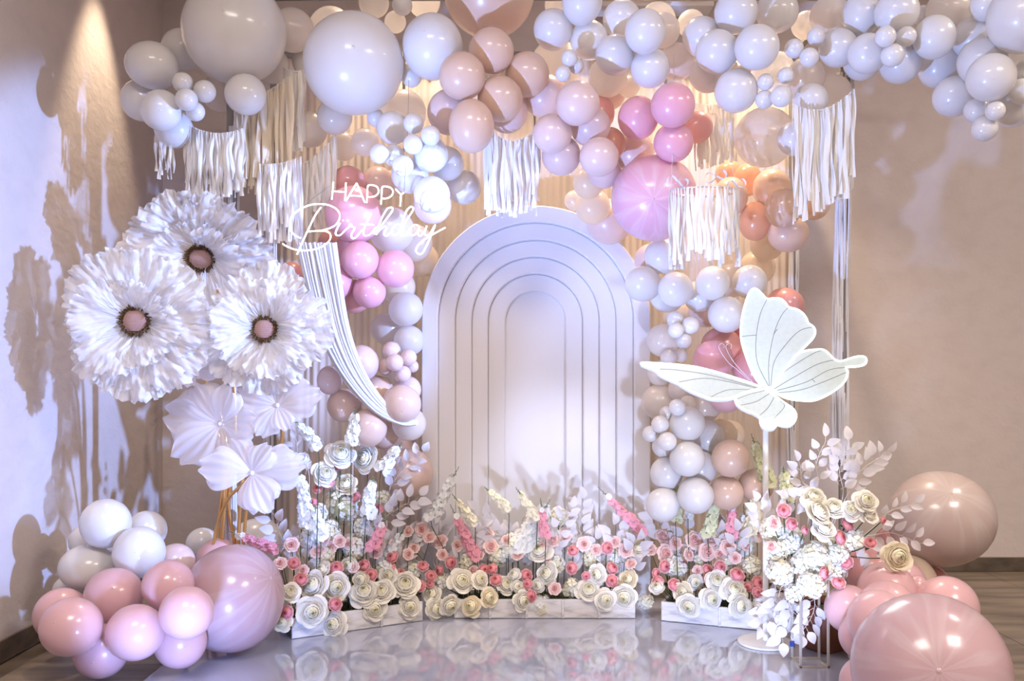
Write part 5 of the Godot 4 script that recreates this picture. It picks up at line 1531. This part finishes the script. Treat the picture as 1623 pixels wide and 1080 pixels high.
func flowers():
	var heart_a := bloom([[3, 0.15, 0.80, 1.4, 0.0, 0.0, 0.93], [3, 0.27, 0.79, 1.25, 0.0, 0.0, 0.88], [4, 0.40, 0.74, 1.05, 0.0, 0.0, 0.82]], 0.0)
	var mid_a := bloom([[4, 0.53, 0.68, 1.05, 0.02, 0.0, 0.74], [5, 0.66, 0.58, 0.92, 0.05, 0.0, 0.64], [5, 0.80, 0.46, 0.86, 0.10, 0.01, 0.56]], 0.4)
	var out_a := single_petal(0.80, 0.96, 0.32, 0.16, 0.025)
	var heart_b := bloom([[3, 0.22, 0.92, 1.3, 0.0, 0.0, 0.92], [3, 0.40, 0.90, 1.15, 0.0, 0.0, 0.86]], 0.9)
	var mid_b := bloom([[4, 0.58, 0.84, 1.05, 0.0, 0.0, 0.80], [5, 0.74, 0.74, 0.92, 0.04, 0.0, 0.68]], 0.2)
	var out_b := single_petal(0.82, 0.90, 0.52, 0.10, 0.01, 0.58)
	var ran_heart := bloom([[4, 0.14, 0.80, 1.2, 0.0, 0.0, 0.92], [4, 0.26, 0.79, 1.05, 0.0, 0.0, 0.88], [5, 0.38, 0.76, 0.95, 0.0, 0.0, 0.84]], 0.0)
	var ran_mid := bloom([[5, 0.50, 0.72, 0.9, 0.0, 0.0, 0.80], [6, 0.62, 0.66, 0.82, 0.0, 0.01, 0.74], [6, 0.74, 0.58, 0.78, 0.0, 0.01, 0.68], [7, 0.86, 0.48, 0.72, 0.02, 0.01, 0.60]], 0.3)
	var ran_out := bloom([[7, 1.0, 0.32, 0.7, 0.04, 0.02, 0.52]], 0.7)
	var lis_heart := bloom([[3, 0.24, 0.70, 1.1, 0.0, 0.03, 0.80], [4, 0.42, 0.66, 0.95, 0.02, 0.05, 0.70]], 0.0)
	var lis_out := bloom([[5, 0.68, 0.52, 0.88, 0.08, 0.07, 0.58], [6, 0.94, 0.32, 0.76, 0.12, 0.08, 0.5]], 0.5)
	var calyx := lathe(PackedVector2Array([Vector2(0.03, -0.35), Vector2(0.12, -0.22), Vector2(0.30, -0.02), Vector2(0.34, 0.10)]), 10)
	var leaf := leaf_mesh()
	var four := MB.new()
	for k in 4:
		petal_in(four, TAU * k / 4.0, 0.70, 0.95, 0.20, 0.12, 0.04, 0.5, 4, 3)
	var floret4 := four.mesh()
	var fives := []
	for i in 3:
		var five := MB.new()
		for k in 5:
			petal_in(five, TAU * k / 5.0 + i, 0.72, 0.8 + 0.1 * i, 0.45 - 0.1 * i, 0.22, 0.12, 0.5, 4, 4)
		fives.append(five.mesh())
	var bead := lathe(PackedVector2Array([Vector2(0, -0.5), Vector2(0.4, -0.25), Vector2(0.45, 0.1), Vector2(0, 0.6)]), 7)
	for line in FLOWERS.strip_edges().split("\n"):
		var q := line.split("|")
		var kind: String = q[0]
		var d := float(q[4])
		var px := float(q[1])
		var pos := at(px, float(q[2]), d)
		var r := float(q[3]) / F * d
		var zone: String = q[5]
		var droop := float(q[6])
		var face := Vector3(rf(-0.65, 0.65), 0.5 + rf(-0.4, 0.5) - droop, 1.0).normalized()
		var b := frame_to(face) * Basis(Vector3.UP, rf(0, TAU))
		var sc := b * Basis.from_scale(Vector3.ONE * r)
		var base := root_of(zone, px)
		if kind == "rose":
			var t = thing("rose", q[7], "rose", pos, "white silk roses")
			var young := float(q[3]) < 14.5
			var warm: bool = q[8] == "c"
			part("heart", heart_b if young else heart_a, M.rose_heart, t, Vector3.ZERO, sc)
			part("inner_petals", mid_b if young else mid_a, M.rose_cream if warm else M.rose_white, t, Vector3.ZERO, sc)
			for k in 4:
				part("petal", out_b, M.rose_cream if warm else M.rose_white, t, Vector3.ZERO, sc * Basis(Vector3.UP, TAU * k / 4.0 + 0.5 + rf(-0.3, 0.3)) * Basis(Vector3(0, 0, 1), rf(-0.25, 0.1)) * Basis.from_scale(Vector3.ONE * rf(0.92, 1.02)))
			for k in 5:
				part("petal", out_b if young else out_a, M.rose_cream if warm else M.rose_white, t, Vector3.ZERO, sc * Basis(Vector3.UP, TAU * k / 5.0 + rf(-0.2, 0.2)) * Basis(Vector3(0, 0, 1), rf(-0.28, 0.22)) * Basis.from_scale(Vector3.ONE * rf(0.93, 1.06)))
			part("calyx", calyx, M.leaf_green, t, Vector3.ZERO, sc)
			stem_to(t, base, M.stem)
			if rng.randf() < 0.45:
				part("leaf", leaf, M.leaf_green, t, face * -0.02, b * Basis(Vector3.UP, rf(0, TAU)) * Basis.from_scale(Vector3.ONE * rf(0.03, 0.05)))
		elif kind == "ran":
			var t = thing("ranunculus", q[7], "ranunculus", pos, "coral pink ranunculus blooms")
			part("heart", ran_heart, M.ran_heart, t, Vector3.ZERO, sc)
			part("inner_petals", ran_mid, M.ran_pink, t, Vector3.ZERO, sc)
			part("outer_petals", ran_out, M.ran_light, t, Vector3.ZERO, sc)
			part("calyx", calyx, M.leaf_green, t, Vector3.ZERO, sc)
			stem_to(t, base, M.stem)
			if rng.randf() < 0.5:
				part("leaf", leaf, M.leaf_green, t, face * -0.012, b * Basis(Vector3.UP, rf(0, TAU)) * Basis.from_scale(Vector3.ONE * rf(0.022, 0.035)))
		elif kind == "lis":
			var t = thing("lisianthus", q[7], "lisianthus", pos, "blush lisianthus blooms")
			part("heart", lis_heart, M.blush_heart, t, Vector3.ZERO, sc)
			part("outer_petals", lis_out, M.blush, t, Vector3.ZERO, sc)
			part("calyx", calyx, M.leaf_green, t, Vector3.ZERO, sc)
			stem_to(t, base, M.stem, 0.0018)
		else:
			var t = thing("hydrangea", q[7], "hydrangea", pos, "white hydrangea heads")
			var n := clampi(int(r * r * 11000), 12, 46)
			for k in n:
				var y := 1.0 - 1.35 * (k + 0.5) / n
				var a := k * 2.39996
				var rr := sqrt(maxf(0.0, 1.0 - y * y))
				var dir := Vector3(rr * cos(a), y, rr * sin(a))
				part("floret", floret4, M.floret_c if (k * 7) % 5 < 2 else M.floret_w, t, b * dir * (r * rf(0.72, 1.12)), frame_to(b * dir) * Basis(Vector3.UP, rf(0, TAU)) * Basis.from_scale(Vector3.ONE * rf(0.014, 0.023)))
			part("core", lathe(PackedVector2Array([Vector2(0, -0.7), Vector2(0.55, -0.35), Vector2(0.72, 0.1), Vector2(0.45, 0.6), Vector2(0, 0.75)]), 12), M.floret_g, t, Vector3.ZERO, sc)
			stem_to(t, base, M.stem, 0.003)
	for line in STALKS.strip_edges().split("\n"):
		var q := line.split("|")
		var d := float(q[6])
		var tip := at(float(q[0]), float(q[1]), d - 0.02)
		var low := at(float(q[2]), float(q[3]), d)
		var base := root_of(q[7], float(q[2]))
		var t = thing("flower_stalk", q[8], "delphinium", low, {"w": "white flower stalks", "c": "cream flower stalks", "g": "greenish flower stalks", "p": "pink flower stalks"}[q[5]])
		var axis := tip - low
		part("stem", tube(smooth(PackedVector3Array([base - low, (base - low) * 0.4, Vector3.ZERO, axis * 0.5, axis]), 4), 0.0026, 5, 0.001), M.stem, t)
		var wide := float(q[4]) / F * d * 1.08
		var n := clampi(int(axis.length() / 0.0088), 10, 30)
		var m: Material = M["floret_" + q[5]]
		for k in n:
			var u := 0.02 + 0.78 * k / n
			var a := k * 2.39996
			var dir := (Basis(axis.normalized(), a) * frame_to(axis).x * 0.9 + axis.normalized() * 0.25 + Vector3(0, 0, 0.35)).normalized()
			var s: float = wide * lerpf(0.74, 0.40, u) * rf(0.7, 1.15)
			part("floret", fives[k % 3], M.floret_w if q[5] == "p" and k > n - 4 else m, t, axis * u + dir * wide * lerpf(0.75, 0.25, u) * rf(0.7, 1.2), frame_to(dir) * Basis(Vector3.UP, rf(0, TAU)) * Basis.from_scale(Vector3.ONE * s))
		for k in 7:
			var u := 0.80 + 0.03 * k
			var dir := (Basis(axis.normalized(), k * 2.4) * frame_to(axis).x + axis.normalized() * 0.8).normalized()
			part("bud", bead, M.bud, t, axis * u + dir * 0.004, frame_to(dir) * Basis.from_scale(Vector3.ONE * lerpf(0.009, 0.004, k / 6.0)))
	for line in BRANCHES.strip_edges().split("\n"):
		var q := line.split("|")
		var d := float(q[6])
		var low := at(float(q[0]), float(q[1]), d)
		var tip := at(float(q[2]), float(q[3]), d + rf(-0.03, 0.03))
		var n := int(q[4])
		var L := float(q[5]) / F * d * 1.55
		var t = thing("leaf_branch", q[8], "leaf branch", low, "bleached white leaf branches")
		var axis := tip - low
		var base := root_of(q[7], float(q[0])) - low
		if q[7] == "S" and axis.y < 0.0:
			base = Vector3(1.2, 0.5, -3.72) - low
		var bend := Vector3(-axis.y, axis.x, 0.0) * 0.12
		part("stem", tube(smooth(PackedVector3Array([base, Vector3.ZERO, axis * 0.5 + bend, axis]), 5), 0.0016, 5, 0.0008), M.stem_white, t)
		for k in n:
			var u := 0.15 + 0.85 * k / (n - 1)
			var side := 1.0 if k % 2 else -1.0
			if k == n - 1: side = 0.15
			var p := axis * u + bend * 4.0 * u * (1.0 - u)
			var dir := (axis.normalized() * rf(0.6, 1.0) + Vector3(-axis.y, axis.x, 0).normalized() * side * rf(0.6, 1.0) + Vector3(0, 0, rf(-0.3, 0.5))).normalized()
			var root := p + dir * L * 0.35
			var lf = part("leaf", leaf, M.leaf_white, t, root, leaf_basis(dir, Vector3(rf(-0.5, 0.5), rf(-0.2, 0.6), 1)) * Basis.from_scale(Vector3(L * rf(1.0, 1.3), L, L * rf(0.85, 1.1))))
			part("twig", tube(PackedVector3Array([p, root]), 0.0008, 4), M.stem_white, t)

func leaf_basis(z: Vector3, up: Vector3) -> Basis:
	z = z.normalized()
	var x := up.cross(z).normalized()
	return Basis(x, z.cross(x), z)

# ---------- metal flower stand, pot and tulle ----------
func bouquet_stand():
	var t = thing("flower_stand", "tall silver square-tube stand under the right bouquet", "plant stand", Vector3(1.205, 0.006, -3.70))
	var h := 0.415
	for x in [-0.055, 0.055]:
		for z in [-0.055, 0.055]:
			part("leg", bevel_box(Vector3(0.009, h, 0.009), 0.001), M.silver, t, Vector3(x, h / 2, z))
	for y in [0.0045, h]:
		for s in [-0.055, 0.055]:
			part("rail", bevel_box(Vector3(0.119, 0.009, 0.009), 0.001), M.silver, t, Vector3(0, y, s))
			part("rail", bevel_box(Vector3(0.009, 0.009, 0.11), 0.001), M.silver, t, Vector3(s, y, 0))
	part("top_plate", bevel_box(Vector3(0.11, 0.006, 0.11), 0.001), M.silver, t, Vector3(0, h, 0))
	# brown pot behind
	var pot = thing("brown_pot", "dark brown rounded square pot behind the silver stand", "plant pot", at(1306, 1048, 3.9) * Vector3(1, 0, 1) + Vector3(0, 0.006, 0))
	var prof := []
	for q in [[0.0, 0.06], [0.012, 0.075], [0.09, 0.1], [0.17, 0.112], [0.2, 0.105], [0.2, 0.09], [0.17, 0.085]]:
		prof.append(q)
	var pts := PackedVector3Array()
	for q in prof:
		for i in 41:
			var a := TAU * (i % 40) / 40.0
			var k := 1.0 / pow(pow(absf(cos(a)), 5.0) + pow(absf(sin(a)), 5.0), 0.2)
			pts.append(Basis(Vector3.UP, 0.5) * Vector3(q[1] * k * cos(a), q[0], -q[1] * k * sin(a)))
	var mb := MB.new()
	mb.grid(40, prof.size() - 1, pts, true)
	part("body", mb.mesh(), M.pot, pot)
	part("soil", lathe(PackedVector2Array([Vector2(0.1, 0.165), Vector2(0.05, 0.17), Vector2(0, 0.172)]), 20), M.moss, pot)
	# tulle feathers hanging beside the butterfly pole
	var tu = thing("tulle_puff", "white tulle and feather tuft on the floor around the butterfly pole", "tulle tuft", at(1232, 985, 3.86))
	var fe := sheet(8, 14, func(u, v):
		var s: float = u * 2.0 - 1.0
		var w: float = 0.16 * pow(sin(PI * pow(v, 0.8)), 0.7) * (1.0 + 0.25 * sin(v * 40.0) * absf(s))
		return Vector3(s * w, 0.12 * sin(v * 2.5) - 0.1 * s * s * v, v))
	for k in 34:
		var dir := Vector3(rf(-0.8, 0.8), rf(-1.0, 1.0), rf(-0.2, 0.7)).normalized()
		var o := Vector3(rf(-0.03, 0.03), rf(-0.04, 0.12), rf(-0.02, 0.03))
		var L := rf(0.07, 0.14)
		if (o + tu.position + dir * L).y < 0.012:
			dir.y = absf(dir.y) * 0.3
		part("feather", fe, M.tulle, tu, o, leaf_basis(dir, Vector3(rf(-1, 1), rf(-1, 1), 1)) * Basis.from_scale(Vector3.ONE * L))
	tag(solid("blue_clip", bevel_box(Vector3(0.018, 0.022, 0.012), 0.003), M.blue, at(1255, 1021, 3.74)), "tiny dark blue clip low beside the silver stand", "clip")

# ---------- butterfly ----------
const WINGS := """
upper_forewing 890 735 835 690 790 610 748 500 722 400 725 290 745 190 775 105 805 73 835 82 865 112 895 140 940 136 985 141 1015 166 1037 195 1090 210 1130 236 1154 270 1166 300 1200 326 1212 360 1195 402 1150 450 1110 490 1070 530 985 640 925 728
upper_hindwing 1070 530 1102 500 1160 480 1220 475 1265 476 1300 500 1340 541 1382 551 1430 536 1490 520 1535 522 1550 546 1534 575 1480 588 1414 592 1425 622 1414 672 1370 722 1290 776 1200 812 1110 811 1030 799 970 772 925 728 985 640
lower_forewing 60 565 130 562 250 570 340 578 430 590 520 612 620 640 720 672 800 700 870 735 740 760 690 782 640 796 580 801 520 796 450 771 390 746 330 711 300 691 240 666 190 641 150 606 110 590
lower_hindwing 690 782 682 802 700 840 750 870 800 890 845 921 850 960 871 986 920 996 950 985 945 961 926 936 952 956 1000 971 1050 971 1080 941 1085 900 1060 860 1000 820 955 785 870 735 800 742 740 760
"""
const VEINS := """
upper_forewing 905 715 830 560 822 400 850 240 895 142
upper_forewing 910 715 905 560 940 370 990 250 1036 196
upper_forewing 920 715 940 560 1020 440 1110 350 1200 326
upper_forewing 725 390 770 384 822 380
upper_forewing 940 370 962 340
upper_hindwing 930 725 985 640 1100 560 1200 500 1262 477
upper_hindwing 940 735 1100 640 1230 570 1340 542
upper_hindwing 960 745 1150 690 1300 610 1418 592
upper_hindwing 970 760 1120 740 1260 690 1414 625
upper_hindwing 1190 668 1210 690
lower_forewing 860 735 700 690 500 640 300 610 190 604
lower_forewing 840 735 650 690 480 665 310 690
lower_forewing 800 740 650 740 560 770 515 798
lower_hindwing 880 745 780 770 700 800
lower_hindwing 910 765 820 820 720 842
lower_hindwing 940 790 900 860 840 915
lower_hindwing 980 815 1010 850 940 930
"""

func ray_plane(px: float, py: float, o: Vector3, n: Vector3) -> Vector3:
	var e := Vector3(0, EYE, 0)
	var dir := Vector3((px - CX) / F, -(py - CY) / F, -1.0)
	return e + dir * ((o - e).dot(n) / dir.dot(n))

func butterfly():
	var d := 3.98
	var foot := at(1213, 1020, d) * Vector3(1, 0, 1)
	var c := at(1000 + 905 / 4.154, 440 + 740 / 4.154, d)
	var t = thing("butterfly_lamp", "glowing white butterfly lamp with spread wings on a white pole", "lamp", Vector3(foot.x, 0.006, foot.z))
	var planes := {"upper": Vector3(-0.30, 0.05, 0.95).normalized(), "lower": Vector3(-0.12, 0.62, 0.78).normalized()}
	for line in WINGS.strip_edges().split("\n"):
		var q := line.split(" ")
		var n: Vector3 = planes[q[0].split("_")[0]]
		var o2 := PackedVector2Array()
		var front := PackedVector3Array()
		for i in range(1, q.size(), 2):
			front.append(ray_plane(1000 + float(q[i]) / 4.154, 440 + float(q[i + 1]) / 4.154, c, n) - t.position)
		front = smooth_loop(front, 3)
		var xa := Vector3.UP.cross(n).normalized()
		var ya := n.cross(xa)
		for p in front:
			o2.append(Vector2(p.dot(xa), p.dot(ya)))
		var th := 0.022
		var face := MB.new()
		var ids := Geometry2D.triangulate_polygon(o2)
		for i in range(0, ids.size(), 3):
			var A := front[ids[i]]
			var B := front[ids[i + 1]]
			var C := front[ids[i + 2]]
			if (C - A).cross(B - A).dot(n) < 0.0:
				var s := B
				B = C
				C = s
			face.tri(A, B, C)
			face.tri(A - n * th, C - n * th, B - n * th)
		var wing = part(q[0], face.mesh(), M.lit_panel, t)
		var side := MB.new()
		var loop := front.duplicate()
		loop.append(front[0])
		var pp := PackedVector3Array()
		for p in loop: pp.append(p - n * th)
		for p in loop: pp.append(p)
		side.grid(loop.size() - 1, 1, pp)
		part("edge_wall", side.mesh(), M.white_paint, wing)
		part("glow_strip", tube(loop, 0.0042, 6), M.led_rim, wing)
		for vl in VEINS.strip_edges().split("\n"):
			var w := vl.split(" ")
			if w[0] != q[0]: continue
			var vp := PackedVector3Array()
			for i in range(1, w.size(), 2):
				vp.append(ray_plane(1000 + float(w[i]) / 4.154, 440 + float(w[i + 1]) / 4.154, c, n) - t.position + n * 0.0008)
			part("vein", tube(smooth(vp, 4), 0.0011, 5), M.string_grey, wing)
	var body := PackedVector3Array()
	for q in [[860, 722], [900, 742], [940, 765], [975, 785]]:
		body.append(at(1000 + q[0] / 4.154, 440 + q[1] / 4.154, d + 0.01) - t.position)
	part("body", tube(body, 0.008, 8, 0.005), M.silver, t)
	for q in [[[775, 675], [700, 610], [640, 560], [590, 490], [577, 455], [590, 436], [610, 442], [612, 465]], [[800, 690], [730, 620], [670, 550], [630, 480], [625, 450], [645, 434], [662, 450], [655, 470]]]:
		var an := PackedVector3Array()
		for w in q:
			an.append(at(1000 + w[0] / 4.154, 440 + w[1] / 4.154, d) - t.position)
		part("antenna", tube(smooth(an, 4), 0.0013, 5), M.string_white, t)
	var top: Vector3 = at(1213, 676, d + 0.03) - t.position
	part("pole", tube(PackedVector3Array([Vector3(0, 0.01, 0), Vector3(0, top.y * 0.5, 0), Vector3(0, top.y, 0), Vector3(0, top.y + 0.06, -0.03)]), 0.0125, 14), M.white_paint, t)
	part("base_disc", lathe(PackedVector2Array([Vector2(0, 0), Vector2(0.118, 0), Vector2(0.12, 0.004), Vector2(0.118, 0.012), Vector2(0.03, 0.016), Vector2(0, 0.016)]), 36), M.white_paint, t)
	var l := AreaLight3D.new()
	l.name = "butterfly_lamp_light"
	l.area_size = Vector2(0.5, 0.4)
	l.light_energy = 0.35
	l.light_color = Color(0.96, 1.0, 1.0)
	l.shadow_enabled = true
	l.position = c + Vector3(-0.01, 0.08, 0.09)
	l.rotation = Vector3(0, PI, 0)
	add_child(l, true)

func smooth_loop(p: PackedVector3Array, per: int) -> PackedVector3Array:
	var out := PackedVector3Array()
	var k := p.size()
	for i in k:
		for s in per:
			out.append(p[i].cubic_interpolate(p[(i + 1) % k], p[(i + k - 1) % k], p[(i + 2) % k], float(s) / per))
	return out
